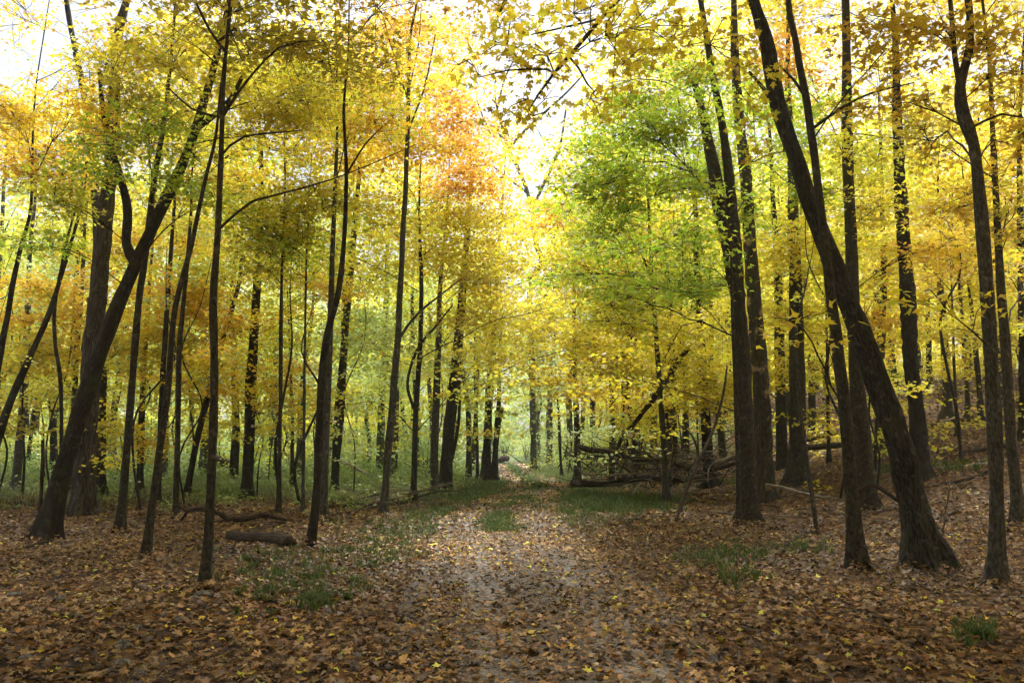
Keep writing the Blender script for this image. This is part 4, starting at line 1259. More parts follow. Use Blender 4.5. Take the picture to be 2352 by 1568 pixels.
# broad unseen trees added around the viewer, outside the picture, to shade the foreground
mbw = MB()
Pw, Rw = resample([np.array([0, 0, -.4]), np.array([.1, 0, 3]), np.array([-.1, .1, 6]), np.array([0, 0, 10])], [.22, .19, .15, .06], .5)
mbw.add(*tube(Pw, Rw, 9, .1, .4))
for q in range(8):
    f = q / 8 * 6.28
    mbw.add(*tube(np.array([[0, 0, 6.0], [math.cos(f) * 1.4, math.sin(f) * 1.4, 7.6], [math.cos(f) * 3, math.sin(f) * 3, 8.6]]), np.array([.07, .045, .015]), 5))
lv = Leaves()
nl, ncl = 6000, 34
f = rng.uniform(0, 6.28, ncl)
rr = 3.6 * np.sqrt(rng.uniform(0, 1, ncl))
cc = np.column_stack([rr * np.cos(f), rr * np.sin(f), rng.uniform(8.0, 12.5, ncl)])
kk = rng.integers(0, ncl, nl)
lv.add(*leaf_arrays(cc[kk] + rng.normal(0, 1, (nl, 3)) * np.array([.8, .8, .3]), np.column_stack([rng.normal(0, .5, nl), rng.normal(0, .5, nl), np.ones(nl)]), rng.normal(0, 1, (nl, 3)), .27 * rng.uniform(.6, 1.3, nl), colours('amber', nl), 'lo'))
wide = (mbw.mesh('trunk', BARK['maple'], np.zeros(3)), lv.mesh('crown', M_LEAF, np.zeros(3)))
for k, (x, y) in enumerate([(-4.5, 0.5), (4.6, 1.0), (-3.4, -4.5), (3.6, -4.0), (0.4, -8.5), (-8.5, 3.0), (8.6, 3.2), (-8, -2.5), (8, -2.2), (-12.5, 5.5), (12.5, 5.5), (-6.5, -8), (6.8, -8), (-12.5, 0), (12.5, 0), (-3, -12.5), (4, -13)]):
    e = empty('maple_tree', (x, y, float(hgt(x, y))))
    e.rotation_euler = (0, 0, k * 1.7)
    tag(e, 'broad amber maple added beside or behind the photographer to shade the foreground, outside the picture', 'tree', 'maples added for shade around the photographer')
    obj('trunk', wide[0], e)
    obj('crown', wide[1], e)

# unseen leaf mass added behind the viewer to keep low sky light off the foreground
lv = Leaves()
n = 26000
ang = rng.uniform(0.95, 2 * math.pi - 0.95, n)
ncl = 130
ca = rng.uniform(0.95, 2 * math.pi - 0.95, ncl)
cr_ = rng.uniform(19, 34, ncl)
cz = rng.uniform(1.5, 15, ncl)
kk = rng.integers(0, ncl, n)
P = np.column_stack([np.sin(ca[kk]) * cr_[kk], np.cos(ca[kk]) * cr_[kk], cz[kk]]) + rng.normal(0, 1, (n, 3)) * np.array([2.0, 2.0, 1.1])
P[:, 2] = np.maximum(P[:, 2], 0.2) + hgt(P[:, 0], P[:, 1])
lv.add(*leaf_arrays(P, np.column_stack([rng.normal(0, .7, n), rng.normal(0, .7, n), np.ones(n)]), rng.normal(0, 1, (n, 3)), 0.5 * rng.uniform(.6, 1.3, n), colours('amber', n), 'lo'))
bw = obj('shade_woods', lv.mesh('shade_woods', M_LEAF, np.zeros(3)))
tag(bw, 'unseen amber leaf mass added behind the photographer to darken the foreground', 'woods', kind='stuff')

# ------------------------------------------------------------------ logs, fallen branches, brush piles
def branch(name, label, pts, bark='dead', group=None, cat='branch', d=None, forks=(), rise=0.4, sides=8, cap=True, rough=0.12, stubs=0):
    """a fallen piece: ends on the ground where the photograph shows them"""
    if d is None:
        a, b = gnd(*pts[0][:2]), gnd(*pts[-1][:2])
        ds = np.linspace(a[1], b[1], len(pts))
    elif isinstance(d, tuple):
        ds = np.linspace(d[0], d[1], len(pts))
    else:
        ds = [d] * len(pts)
    P, Rr = [], []
    for (zx, zy, w), Yk in zip(pts, ds):
        p = at(zx, zy, Yk)
        r = w / 2 * Yk / F
        p[2] = max(p[2], float(hgt(p[0], p[1])) + r * rise)
        P.append(p)
        Rr.append(r)
    base = np.array(P[0])
    P, Rr = resample(P, Rr, 0.10)
    V, Q, Tt, co = tube(P, Rr, sides, rough, cap=cap)
    o = obj(name, mesh_np(name, V - base, Tt, Q, BARK[bark], co=co), None, base)
    tag(o, label, cat, group)
    for fk in forks:
        Pf = [at(zx, zy, float(np.mean(ds))) for zx, zy, w in fk]
        Pf[0] = P[np.argmin(np.linalg.norm(P - Pf[0], axis=1))]
        Pf = [np.array([p[0], p[1], max(p[2], float(hgt(p[0], p[1])) + 0.01)]) for p in Pf]
        Pf, Rf = resample(Pf, [w / 2 * float(np.mean(ds)) / F for _, _, w in fk], 0.12)
        V, Q, Tt, co = tube(Pf, Rf, 6, rough, cap=True)
        obj('fork', mesh_np('fork', V - base, Tt, Q, BARK[bark], co=co), o)
    for k in range(stubs):
        q = int(rng.integers(2, len(P) - 2))
        e = P[q] + rng.normal(0, 1, 3) * np.array([0.15, 0.15, 0.1]) + np.array([0, -0.05, rng.uniform(0.08, 0.25)])
        V, Q, Tt, co = tube(np.array([P[q], (P[q] + e) / 2, e]), np.array([Rr[q] * 0.45, Rr[q] * 0.3, 0.006]), 5, 0.1, cap=True)
        obj('stub', mesh_np('stub', V - base, Tt, Q, BARK[bark], co=co), o)
    return o


branch('log', 'short chunky dark rotten log lying among leaves in the left foreground', [(528, 1240, 23), (560, 1243, 26), (610, 1248, 28), (645, 1254, 30), (666, 1258, 29)], 'rotten', cat='log', sides=14, rough=0.18, rise=0.75)
branch('stick', 'thin stick propped across the chunky dark log', [(555, 1266, 4), (592, 1250, 4.5), (628, 1233, 4)], 'dead', cat='stick', d=13.2)
branch('fallen_branch', 'long black wavy fallen branch arching over the leaves behind the nearest sapling', [(407, 1158, 6), (430, 1174, 8), (449, 1169, 9), (488, 1172, 9), (511, 1183, 11), (525, 1193, 11), (572, 1189, 11), (600, 1183, 11), (628, 1186, 9), (662, 1195, 7), (700, 1199, 4)], 'rotten', d=16.6,
       forks=[[(430, 1174, 7), (424, 1184, 6), (417, 1193, 5)], [(523, 1194, 9), (505, 1210, 7), (488, 1224, 5)], [(600, 1186, 7), (560, 1196, 6), (545, 1205, 4)]])
branch('fallen_branch', 'dark branch lying just below the long wavy branch', [(572, 1210, 8), (614, 1201, 7), (660, 1199, 6), (698, 1200, 4)], 'rotten')
branch('fallen_branch', 'short dark curved branch nearest above the chunky log', [(570, 1229, 6), (609, 1215, 8), (640, 1206, 6)], 'rotten')
branch('log', 'long dark thin log pointing to the trail left of the black trunk', [(751, 1190, 6), (813, 1181, 9), (866, 1169, 10), (936, 1155, 10)], 'rotten', cat='log', stubs=3)
branch('log', 'reddish brown log with broken stubs behind the long thin log', [(754, 1168, 10), (800, 1165, 11), (852, 1161, 10)], 'rotten', cat='log', stubs=4)
branch('fallen_branch', 'slim bent branch on the leaves right of the nearest sapling\'s foot', [(480, 1332, 4), (525, 1338, 6), (575, 1336, 6), (623, 1334, 6), (673, 1318, 7), (710, 1319, 5), (746, 1324, 3)], 'rotten')
branch('fallen_branch', 'dark root-like branch at the left edge before the leaning tree', [(-5, 1278, 9), (40, 1264, 9), (80, 1250, 8), (120, 1243, 6)], 'rotten')
branch('stick', 'thin stick lying between the leaning tree and the slender maple', [(120, 1247, 4), (200, 1240, 5), (290, 1228, 4)], 'dead', cat='stick')
branch('log', 'pale slanting dead log in the undergrowth left of the slender pale tree', [(780, 1055, 7), (812, 1072, 8), (842, 1088, 7)], 'bleached', cat='log', d=34)
branch('fallen_branch', 'pale bent branch hanging between the thin left poles', [(640, 1032, 4), (668, 1048, 5), (698, 1066, 6)], 'bleached', d=31)
branch('log', 'dark brown mound-like rotten log beyond the green left undergrowth', [(480, 1062, 20), (500, 1057, 26), (520, 1062, 22), (545, 1069, 12)], 'rotten', cat='log', d=40)
branch('log', 'small brown log end lying across the far end of the trail', [(1145, 1058, 11), (1160, 1052, 15), (1168, 1055, 13)], 'rotten', cat='log', d=62)
branch('fallen_branch', 'short thick forked branch on the leaves right of the trail', [(1404, 1234, 7), (1426, 1221, 9), (1450, 1205, 8), (1476, 1188, 5)], 'rotten', forks=[[(1430, 1218, 6), (1410, 1219, 5), (1396, 1218, 3)]])
branch('stick', 'long thin pale stick left of the big cluster\'s foot', [(1520, 1252, 4), (1590, 1228, 5), (1680, 1200, 4)], 'dead', cat='stick')
branch('stick', 'dark stick pointing at the foot of the big cluster', [(1600, 1190, 5), (1650, 1180, 6), (1700, 1170, 5)], 'rotten', cat='stick')
branch('stick', 'straight thin stick lying behind the leaning dead stick', [(1582, 1138, 4), (1640, 1136, 4), (1695, 1133, 4)], 'rotten', cat='stick')
branch('leaning_stick', 'dead brown pole leaning against the tree at the brush pile', [(1553, 1203, 8), (1565, 1155, 9), (1592, 1085, 9), (1625, 1018, 8), (1644, 970, 7), (1662, 900, 6), (1670, 840, 4)], 'rotten', cat='stick', d=(17, 20), forks=[[(1592, 1085, 6), (1605, 1045, 5), (1590, 1000, 4), (1560, 975, 3)]])
branch('bleached_twig', 'forked white bleached twig standing in grass before the brush pile', [(1452, 1142, 3), (1460, 1122, 3), (1474, 1106, 2)], 'bleached', cat='twig', d=23.5, forks=[[(1456, 1132, 3), (1444, 1122, 2.5), (1438, 1114, 2)]])
branch('log', 'sawn log at the bottom of the brush pile beside the trail', [(1314, 1111, 17), (1390, 1108, 18), (1470, 1098, 16), (1560, 1101, 13), (1640, 1090, 10)], 'rotten', cat='log', d=(24.5, 27), stubs=6, rough=0.2)
branch('fallen_log', 'dark broken trunk lying across the top of the brush pile', [(1328, 1022, 9), (1350, 1032, 12), (1404, 1038, 12), (1452, 1052, 11), (1540, 1060, 10), (1590, 1082, 8)], 'rotten', cat='log', d=(26.5, 24), rough=0.2)
branch('hanging_limb', 'shaggy dark limb slanting down from the yellow leaves into the brush pile', [(1586, 788, 8), (1572, 812, 11), (1548, 845, 12), (1508, 905, 11), (1468, 958, 9), (1430, 1005, 8), (1418, 1030, 7)], 'rotten', cat='branch', d=(22.5, 25.5), rough=0.3, forks=[[(1572, 815, 4), (1570, 850, 4), (1571, 880, 2)], [(1505, 912, 5), (1530, 880, 4), (1560, 868, 2)]])
branch('log', 'log of two resting against the slope right of the dark straight tree, upper', [(1644, 1066, 12), (1670, 1055, 12), (1694, 1046, 11)], 'dead', cat='log', d=23.5)
branch('log', 'log of two resting against the slope right of the dark straight tree, lower', [(1640, 1078, 9), (1668, 1070, 10), (1696, 1060, 9)], 'rotten', cat='log', d=23.2)
# right-hand slope
branch('log', 'upper dark log slanting up behind the straight brown tree', [(1850, 1012, 8), (1921, 993, 10), (1965, 980, 10), (2010, 964, 7)], 'rotten', cat='log', d=(26, 30))
branch('log', 'lower black log lying level behind the straight brown tree', [(1850, 1028, 14), (1921, 1022, 15), (1970, 1018, 14), (2015, 1014, 12)], 'rotten', cat='log', d=(25, 27))
branch('log', 'long dark log lying across the slope right of the furrowed upright tree', [(2128, 1010, 13), (2207, 1007, 13), (2253, 1000, 12), (2345, 1003, 9)], 'rotten', cat='log', d=(29, 27))
branch('log', 'short dark log before the knotty maple on the slope', [(2215, 1043, 7), (2262, 1034, 10), (2330, 1027, 10)], 'rotten', cat='log')
branch('log', 'pale thin log on the slope behind the knotty maple', [(2138, 1080, 6), (2200, 1073, 7), (2265, 1066, 7), (2335, 1058, 6)], 'bleached', cat='log')
branch('fallen_branch', 'dark jagged branch between the upright dark tree and the knotty maple', [(2130, 1122, 5), (2195, 1106, 8), (2235, 1096, 9), (2268, 1088, 8)], 'rotten', stubs=4)
branch('stick', 'grey stick propped on the arched root', [(1974, 1150, 4), (2015, 1118, 5), (2060, 1085, 4)], 'dead', cat='stick', d=19.0)
branch('stick', 'thin upright pale stick right of the furrowed leaning tree\'s foot', [(2161, 1246, 4), (2170, 1190, 4), (2177, 1150, 3.5), (2182, 1103, 2.5)], 'dead', cat='stick', d=11.6)
branch('fallen_branch', 'grey branch reaching from the dead tree\'s foot to the smooth maple', [(1760, 1112, 5), (1800, 1120, 7), (1859, 1136, 7), (1931, 1147, 5)], 'dead', d=(18.5, 16.5), forks=[[(1800, 1120, 4), (1850, 1124, 3), (1900, 1140, 2)]])
branch('stick', 'short dark bough lying behind the furrowed leaning trunk', [(2006, 1064, 8), (2030, 1058, 7), (2056, 1058, 6)], 'rotten', cat='stick', d=22.5)
branch('fallen_branch', 'dark curved branch in the leaves between the two right trunks', [(2150, 1195, 6), (2190, 1188, 8), (2212, 1170, 5)], 'rotten')
branch('fallen_branch', 'low dark stick right of the pale leaning pole', [(1800, 1258, 6), (1832, 1240, 8), (1880, 1214, 5)], 'rotten')

for k in range(62):
    x0 = random.uniform(1310, 1700)
    y0 = random.uniform(1040, 1122)
    ln = random.uniform(50, 190)
    up = random.uniform(-0.9, 0.25) if random.random() < 0.6 else random.uniform(-0.15, 0.12)
    dx = ln * random.choice((-1, 1))
    x1 = min(max(x0 + dx, 1300), 1720)
    y1 = y0 + up * abs(ln) * 0.6
    y1 = max(min(y1, 1122), 965)
    w = 1.4 + 4.2 * random.random() ** 2
    d0 = random.uniform(23.6, 27)
    mid = ((x0 + x1) / 2 + random.uniform(-8, 8), (y0 + y1) / 2 + random.uniform(-10, 6), w * 0.85)
    f = ()
    if random.random() < 0.6:
        f = ([(mid[0], mid[1], w * 0.6), (mid[0] + random.uniform(-25, 25), mid[1] - random.uniform(5, 25), w * 0.5), (mid[0] + random.uniform(-45, 45), mid[1] - random.uniform(15, 50), 1.0)],)
    LB = '%s dead branch %s in the %s of the brush pile' % (('thin', 'thick')[w > 3.3], ('lying low', 'slanting up')[min(y0, y1) < 1040], ('left end', 'middle', 'right end')[min(2, int(((x0 + x1) / 2 - 1300) / 130))])
    branch('dead_branch', LB, [(x0, y0, w), mid, (x1, y1, 1.2)], random.choice(('dead', 'dead', 'grey', 'rotten')), 'branches of the brush pile', d=(d0, d0 + random.uniform(-1, 1)), forks=f, sides=5)
for k in range(84):
    x0 = random.gauss(1500, 105)
    y0 = random.uniform(1060, 1122)
    ang = random.uniform(0.25, 2.9)
    ln = random.uniform(40, 130)
    w = 1.8 + 3.6 * random.random() ** 2
    d0 = random.uniform(23.4, 27.5)
    x1, y1 = x0 + math.cos(ang) * ln, y0 - math.sin(ang) * ln * 0.8
    bx, by = random.uniform(-16, 16), random.uniform(-12, 4)
    mid = ((x0 + x1) / 2 + bx, (y0 + y1) / 2 + by, w * 0.8)
    f = [[(mid[0], mid[1], w * 0.6), (mid[0] + random.uniform(-25, 25), mid[1] - random.uniform(5, 25), w * 0.45), (mid[0] + random.uniform(-50, 50), mid[1] - random.uniform(5, 45), 0.8)] for q in range(random.randint(0, 2))]
    LB = '%s crooked twig sticking up from the %s of the brush pile' % (('thin', 'stout')[w > 2.9], ('left end', 'middle', 'right end')[max(0, min(2, int((x0 - 1300) / 130)))])
    branch('dead_branch', LB, [(x0, y0, w), mid, (x1, y1, 0.9)], random.choice(('dead', 'dead', 'twig', 'grey')), 'branches of the brush pile', d=(d0, d0 + random.uniform(-0.8, 0.8)), forks=f, sides=5)
for k in range(50):
    x0, y0 = random.uniform(1320, 1690), random.uniform(1030, 1122)
    a = random.uniform(-0.5, 3.6)
    ln = random.uniform(25, 80)
    d0 = random.uniform(23.2, 25.5)
    w = random.uniform(1.3, 2.6)
    x1, y1 = x0 + math.cos(a) * ln, y0 - math.sin(a) * ln * .7
    LB = 'fine bare twig in front of the %s of the brush pile' % ('left end', 'middle', 'right end')[max(0, min(2, int((x0 - 1300) / 130)))]
    branch('dead_branch', LB, [(x0, y0, w), ((x0 + x1) / 2 + random.uniform(-8, 8), (y0 + y1) / 2 - random.uniform(0, 8), w * .8), (x1, y1, 0.8)], random.choice(('dead', 'dead', 'bleached', 'grey')), 'branches of the brush pile', d=d0, sides=4, cap=False)
for k in range(16):
    x0, y0 = random.uniform(1560, 1930), random.uniform(1110, 1200)
    ln = random.uniform(50, 150) * random.choice((-1, 1))
    w = random.uniform(2.5, 5)
    branch('dead_branch', 'loose dead stick scattered round the feet of the big cluster', [(x0, y0, w), (x0 + ln * .5, y0 + random.uniform(-12, 8), w * .8), (x0 + ln, y0 + random.uniform(-22, 16), 1.4)], random.choice(('dead', 'rotten', 'dead')), 'loose sticks right of the brush pile', sides=6)
LB2 = 'thin dead branch in the low brush heap left of the black trunk'
for k in range(16):
    x0 = random.uniform(800, 960)
    y0 = random.uniform(1125, 1165)
    w = random.uniform(2, 5)
    x1 = x0 + random.choice((-1, 1)) * random.uniform(40, 120)
    branch('dead_branch', LB2, [(x0, y0, w), ((x0 + x1) / 2, y0 - random.uniform(0, 14), w * .8), (x1, y0 - random.uniform(-8, 40), 1.2)], random.choice(('dead', 'rotten')), 'branches of the low brush heap', d=random.uniform(20.5, 24), sides=5)
for k in range(34):
    if k % 3 == 0:
        x0, y0 = random.uniform(30, 900), random.uniform(1180, 1420)
    else:
        x0, y0 = random.uniform(1450, 2330), random.uniform(1160, 1420)
    a = random.uniform(-0.25, 0.25)
    ln = random.uniform(30, 110)
    q = gnd(x0, y0)
    LB3 = 'small loose twig lying among fallen leaves near the ' + SHORT[min(SHORT, key=lambda k_: np.linalg.norm(T[k_].base[:2] - q[:2]))]
    branch('twig', LB3, [(x0, y0, 2.6), (x0 + ln * .5, y0 + a * ln * .5 + random.uniform(-4, 4), 2.6), (x0 + ln, y0 + a * ln, 1.2)], random.choice(('dead', 'rotten')), 'loose twigs on the forest floor', cat='twig', sides=5)

# stones showing through the leaves in the left foreground
for k in range(14):
    p = gnd(random.uniform(20, 560), random.uniform(1330, 1540))
    s = random.uniform(0.035, 0.08)
    nn = 6
    th_ = np.linspace(0, 2 * np.pi, 9)[:-1]
    V = []
    for u, rr in ((-0.4, .8), (0.0, 1.0), (0.35, .8), (0.55, .4)):
        for a in th_:
            V.append([math.cos(a) * rr * s * random.uniform(.85, 1.15) * 1.3, math.sin(a) * rr * s * random.uniform(.85, 1.15), u * s])
    V.append([0, 0, 0.6 * s])
    Q = [(r * 8 + j, r * 8 + (j + 1) % 8, r * 8 + 8 + (j + 1) % 8, r * 8 + 8 + j) for r in range(3) for j in range(8)]
    Tt = [(32, 24 + j, 24 + (j + 1) % 8) for j in range(8)]
    V = np.array(V)
    o = obj('stone', mesh_np('stone', V, np.array(Tt), np.array(Q), BARK['stone'], co=V), None, p)
    o.rotation_euler = (0, 0, random.uniform(0, 6))
    tag(o, 'small grey stone half buried in left foreground leaves', 'stone', 'stones in the left foreground')

# ------------------------------------------------------------------ fallen leaves
def litter(y0, y1, dens, size, kind, keep=None):
    area_n = int(dens * (0.72 * (y1 ** 2 - y0 ** 2) + 4 * (y1 - y0)))
    y = np.sqrt(rng.uniform(y0 ** 2, y1 ** 2, area_n))
    x = rng.uniform(-1, 1, area_n) * (0.72 * y + 2)
    off_ = np.abs(x - trail_x(y))
    nz = np.sin(x * 3.1 + 2 * np.sin(y * 1.7)) + np.sin(y * 2.3 + x * 1.9) + 0.8 * np.sin(x * 7 - y * 5)
    track = np.exp(-((off_ - 0.54) / 0.21) ** 2) * (1 - 0.85 * sm(y, 11, 18))
    pr = 1.12 - 0.72 * track * (0.8 + 0.2 * nz)
    far_v = sm(y, 20, 28)
    pr = pr * (1 - 0.9 * far_v * np.exp(-(off_ / 0.26) ** 2))
    onp = off_ < 1.25
    pr = np.where(onp, pr * 0.9, (0.72 + 0.2 * np.clip(nz, -1, 1)) * (1 - 0.8 * far_v * np.exp(-((off_ - 2.0) / 1.1) ** 2)))
    back = sm(y + 2.5 * np.sin(x * 0.5) + 1.5 * np.sin(x * 1.7 + y), 18, 31) * sm(trail_x(y) - x, 1.2, 3.0)
    pr = pr * (1 - 0.85 * back)
    ok = rng.uniform(0, 1, area_n) < pr
    x, y = x[ok], y[ok]
    n = len(x)
    z = hgt(x, y) + 0.012 + rng.uniform(0, 0.03, n) * (size / 0.1) + np.where(np.abs(x - trail_x(y)) < 1.2, 0.02, 0)
    P = np.column_stack([x, y, z])
    nor = np.column_stack([rng.normal(0, .42, n), rng.normal(0, .42, n), np.ones(n)])
    flip = rng.uniform(0, 1, n) < 0.35
    a = rng.uniform(0, 6.28, n)
    tip = np.column_stack([np.cos(a), np.sin(a), rng.normal(0, .2, n)])
    sz = size * rng.uniform(0.45, 1.2, n)
    col = colours('dry', n, .18)
    fresh = rng.uniform(0, 1, n) < 0.035
    col[fresh] = colours('yel', int(fresh.sum())) * 0.75
    # old wet leaves lie dark in patches, fresh dry ones drift together
    col = col * np.where(np.abs(x - trail_x(y)) < 1.25, 1.4, 1.0)[:, None]      # leaves on the trail are paler than those beside it
    drift = np.sin(x * 0.83 + 1.7 * np.sin(y * 0.61)) + np.sin(y * 1.07 + 1.3 * np.sin(x * 0.9 + 2)) + 0.7 * np.sin(x * 2.7 + y * 1.9)
    col = col * (0.82 + 0.16 * drift)[:, None]
    curl = rng.uniform(-1.2, 2.2, n)
    return P, nor, tip, sz, col, kind, curl


lv = Leaves()
A = litter(3.2, 9.0, 520, 0.074, 'dry')
P, nor, tip, sz, col, kind, curl = A
vis = (P[:, 1] > 5.9) & (np.abs(P[:, 0]) < 0.62 * P[:, 1])
score = np.where(vis, sz / P[:, 1], 0)
order = np.argsort(-score)
near, rest = order[:300], order[300:]
for sel in (rest,):
    lv.add(*leaf_arrays(P[sel], nor[sel], tip[sel], sz[sel], col[sel], 'dry', curl[sel]))
B = litter(9.0, 15, 430, 0.074, 'mid')
lv.add(*leaf_arrays(*B[:6], B[6]))
B = litter(15, 27, 170, 0.10, 'mid')
lv.add(*leaf_arrays(*B[:6], B[6]))
for t_ in TREES:
    if t_.Y > 19:
        continue
    n = 170
    r_ = t_.R[4] * 1.1 + np.abs(rng.normal(0, 0.16, n))
    a_ = rng.uniform(0, 6.28, n)
    x, y = t_.base[0] + np.cos(a_) * r_, t_.base[1] + np.sin(a_) * r_
    P_ = np.column_stack([x, y, hgt(x, y) + 0.02 + np.clip(0.13 - 0.45 * (r_ - t_.R[4]), 0, .13) * rng.uniform(0, 1, n)])
    lv.add(*leaf_arrays(P_, np.column_stack([np.cos(a_) * .5 + rng.normal(0, .4, n), np.sin(a_) * .5 + rng.normal(0, .4, n), np.ones(n)]), rng.normal(0, 1, (n, 3)) * [1, 1, .4], 0.08 * rng.uniform(.5, 1.2, n), colours('dry', n, .18), 'mid', rng.uniform(-1, 2, n)))
Cc = litter(27, 66, 40, 0.16, 'lo')
lv.add(*leaf_arrays(*Cc[:6], Cc[6]))
ll = obj('leaf_litter', lv.mesh('leaf_litter', M_LITTER, np.zeros(3)), ground)
ll['kind'] = 'stuff'
var = []
for k in range(24):
    V, f, c = leaf_arrays(np.zeros((1, 3)), np.array([[0, 0, 1.0]]), np.array([[0, 1.0, 0]]), np.ones(1), colours('dry', 1, .15), 'hi', rng.uniform(-0.8, 2.0, 1))
    var.append(mesh_np('fallen_leaf', V, f, None, M_LITTER, col=c, smooth=False))
for q in near:
    nn = nrm(nor[q][None])[0]
    tt = nrm((tip[q] - nn * (tip[q] @ nn))[None])[0]
    rt = np.cross(tt, nn)
    o = obj('fallen_leaf', var[int(rng.integers(0, 24))], ground)
    mtx = Matrix.Identity(4)
    for a in range(3):
        mtx[a][0], mtx[a][1], mtx[a][2], mtx[a][3] = rt[a] * sz[q], tt[a] * sz[q], nn[a] * sz[q], P[q][a]
    mtx[2][3] += 0.012
    o.matrix_local = mtx

# ------------------------------------------------------------------ grass and undergrowth
def blades(P, h, w, col):
    n = len(P)
    a = rng.uniform(0, 6.28, n)
    side = np.column_stack([np.cos(a), np.sin(a), np.zeros(n)]) * w[:, None]
    ln = np.column_stack([rng.normal(0, .35, n), rng.normal(0, .35, n), np.ones(n)]) * h[:, None]
    bend = np.column_stack([rng.normal(0, .3, n), rng.normal(0, .3, n), -0.15 * np.ones(n)]) * h[:, None]
    V = np.stack([P - side, P + side, P + ln * .55 + side * .7, P + ln * .55 - side * .7, P + ln + bend], 1)
    f = np.array([(0, 1, 2), (0, 2, 3), (3, 2, 4)])[None] + (np.arange(n) * 5)[:, None, None]
    return V.reshape(-1, 3), f.reshape(-1, 3), np.repeat(col[:, None], 5, 1).reshape(-1, 3)


lv = Leaves()


def grass_px(zx, zy, hw, hh, n, h, pal='grass', w=0.006, clump=True):
    if clump:
        nc = max(4, n // 16)
        cx, cy_ = rng.normal(0, .6, nc), rng.normal(0, .6, nc)
        k = rng.integers(0, nc, n)
        a = cx[k] + rng.normal(0, .07, n)
        b = cy_[k] + rng.normal(0, .07, n)
    else:
        a, b = rng.uniform(-1, 1, n), rng.normal(0, .6, n)
    m = a * a + b * b < 2.5
    P, hit = gnd_many(zx + a[m] * hw, zy + b[m] * hh, 60)
    P = P[hit]
    P[:, 2] -= 0.01
    k = len(P)
    lv.add(*blades(P, h * rng.uniform(.5, 1.3, k), np.full(k, w) * (1 + P[:, 1] / 20), colours(pal, k, .15)))


# strip between the wheel tracks
n = 28000
y = rng.uniform(14.5, 66, n)
patch = np.sin(y * 0.8 + 1) + 0.6 * np.sin(y * 1.9) + np.where(y > 27, 1.2, np.where(y < 22.5, 0.75, -0.1)) - np.where((y > 24) & (y < 29), 1.2, 0)
x = trail_x(y) + rng.normal(0, 0.19, n) - 0.05
m = (patch > rng.normal(0.25, 0.35, n)) | ((y > 28) & (rng.uniform(0, 1, n) < 0.95))
x, y = x[m], y[m]
lv.add(*blades(np.column_stack([x, y, hgt(x, y) + 0.02]), 0.085 * rng.uniform(.5, 1.3, len(x)), np.full(len(x), .008) * (1 + y / 25), colours('grass', len(x), .15)))
n = 30000
y = 14 + 51 * rng.uniform(0, 1, n) ** 0.8
o_ = rng.choice([-1, 1], n) * (1.15 + np.abs(rng.normal(0, 0.75, n)))
x = trail_x(y) + o_
m = np.sin(x * 1.9 + y * 0.7) + np.sin(y * 1.3 - x) > rng.normal(-0.6, 0.5, n) - 1.2 * sm(y, 20, 30) + 1.2 * sm(-y, -19, -14)
x, y = x[m], y[m]
lv.add(*blades(np.column_stack([x, y, hgt(x, y) - 0.01]), 0.10 * rng.uniform(.5, 1.4, len(x)), np.full(len(x), .006) * (1 + y / 22), colours('paleg', len(x), .15) * 0.6 + colours('grass', len(x), .15) * 0.4))
for a in [(1400, 1160, 130, 22, 5000, .16), (1330, 1140, 40, 12, 1500, .16), (1480, 1150, 90, 14, 1800, .14), (1060, 1135, 110, 20, 4000, .14), (1120, 1112, 60, 10, 2000, .14), (900, 1220, 120, 30, 1500, .09), (830, 1270, 150, 30, 1100, .09),
          (700, 1330, 150, 45, 1100, .09), (560, 1300, 90, 40, 350, .09), (730, 1390, 50, 18, 500, .11), (600, 1380, 80, 30, 250, .1), (1660, 1280, 110, 22, 900, .11), (1850, 1260, 60, 15, 300, .12), (2230, 1470, 60, 30, 350, .14), (1700, 1330, 80, 25, 350, .12),
          (1640, 1110, 60, 8, 700, .15), (2040, 1080, 60, 10, 500, .16), (2180, 1075, 60, 12, 500, .16), (1000, 1180, 60, 15, 900, .12)]:
    grass_px(*a)
for a in [(250, 1115, 280, 34, 4500, .22), (650, 1105, 250, 42, 8000, .24), (900, 1105, 150, 36, 5000, .22), (1050, 1100, 60, 15, 2500, .3), (1265, 1078, 45, 22, 3500, .3), (60, 1110, 120, 40, 2500, .24), (450, 1095, 200, 34, 4000, .26)]:
    grass_px(*a, pal='paleg', w=0.006, clump=False)
g = obj('grass', lv.mesh('grass', M_GRASS, np.zeros(3)))
tag(g, 'green grass tufts on the trail verges and between its wheel tracks', 'grass', kind='stuff')

lv = Leaves()
npl = 1900
yy = 17 + 53 * rng.uniform(0, 1, npl) ** 0.75
xx = np.where(rng.uniform(0, 1, npl) < 0.75, trail_x(yy) - 3.0 - rng.uniform(0, 1, npl) ** 1.3 * yy * 0.7, trail_x(yy) + 3.0 + rng.uniform(0, 1, npl) * 9)
ok = ((xx < 3) & (rng.uniform(0, 1, npl) < sm(yy, 16, 30) + 0.08)) | (yy > 36)
xx, yy = xx[ok], yy[ok]
npl = len(xx)
hh_ = rng.uniform(0.25, 1.0, npl) ** 1.4 * (0.5 + yy / 60) * (0.35 + 0.65 * sm(yy, 18, 32))
nl = 36 * npl
k = np.repeat(np.arange(npl), 36)
u = rng.uniform(0.1, 1, nl)
P = np.column_stack([xx[k] + rng.normal(0, .25, nl) * (0.4 + hh_[k]), yy[k] + rng.normal(0, .25, nl) * (0.4 + hh_[k]), 0 * u])
P[:, 2] = hgt(P[:, 0], P[:, 1]) + hh_[k] * u
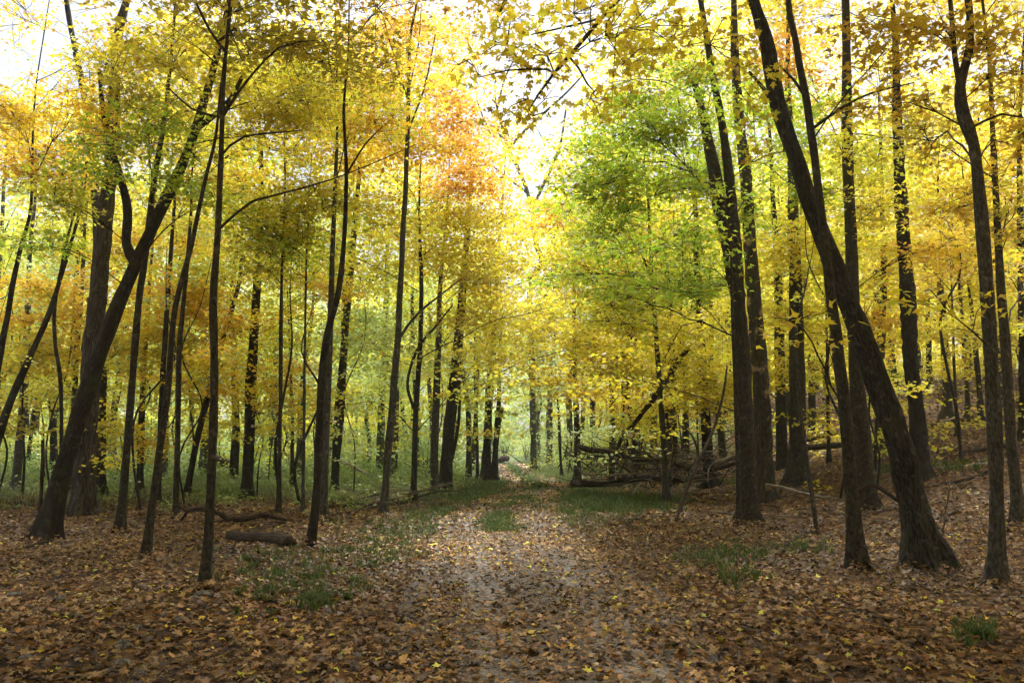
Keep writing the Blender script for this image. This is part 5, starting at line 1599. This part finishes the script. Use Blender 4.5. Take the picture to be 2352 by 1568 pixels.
lv.add(*leaf_arrays(P, np.column_stack([rng.normal(0, .6, nl), rng.normal(0, .6, nl), np.ones(nl)]), rng.normal(0, 1, (nl, 3)), 0.10 * rng.uniform(.6, 1.3, nl) * (0.7 + yy[k] / 60), np.clip(colours('under', npl, .2)[k] * .6 + colours('under', nl) * .4, .01, .9), 'lo'))
ug = obj('undergrowth', lv.mesh('undergrowth', M_GRASS, np.zeros(3)))
tag(ug, 'low green undergrowth covering the floor behind the trees', 'undergrowth', kind='stuff')

# alike plants, twigs and stones that share a label: say their order across the picture
UNITS = ['first', 'second', 'third', 'fourth', 'fifth', 'sixth', 'seventh', 'eighth', 'ninth']
TWENTY = ['fifteenth', 'sixteenth', 'seventeenth', 'eighteenth', 'nineteenth', 'twentieth'] + ['twenty-' + u_ for u_ in UNITS] + ['thirtieth'] + ['thirty-' + u_ for u_ in UNITS]
ORD = ['leftmost', 'second from left', 'third from left', 'fourth from left', 'fifth from left', 'sixth from left', 'seventh from left', 'eighth from left', 'ninth from left', 'tenth from left', 'eleventh from left', 'twelfth from left', 'thirteenth from left', 'fourteenth from left'] + [w_ + ' from left' for w_ in TWENTY]
same = {}
for o in bpy.data.objects:
    if o.parent is None and o.get('label') and o.name.split('.')[0] in ('distant_tree', 'distant_shrub', 'sapling', 'twig', 'stone', 'dead_branch'):
        same.setdefault(o['label'], []).append(o)
for lab, os_ in same.items():
    if 1 < len(os_) <= len(ORD):
        os_.sort(key=lambda o: o.location[0] / o.location[1])
        for o, w_ in zip(os_, ORD):
            o['label'] = lab + ', ' + w_

# ------------------------------------------------------------------ the woodland air
me = mesh_np('haze', np.array([(x, y, z) for z in (-1.5, 24.0) for x, y in ((-480, -120), (480, -120), (480, 520), (-480, 520))]), None,
             np.array([(3, 2, 1, 0), (4, 5, 6, 7), (0, 1, 5, 4), (1, 2, 6, 5), (2, 3, 7, 6), (3, 0, 4, 7)]), smooth=False)
hm, nt, out = new_mat('woodland_air')
pv = nt.nodes.new('ShaderNodeVolumePrincipled')
pv.inputs['Color'].default_value = (0.93, 0.95, 0.90, 1)
pv.inputs['Density'].default_value = HAZE
pv.inputs['Anisotropy'].default_value = 0.2
nt.links.new(pv.outputs[0], out.inputs['Volume'])
me.materials.append(hm)
hz = obj('haze', me)
tag(hz, 'thin pale haze hanging between the distant trees', 'haze', kind='stuff')
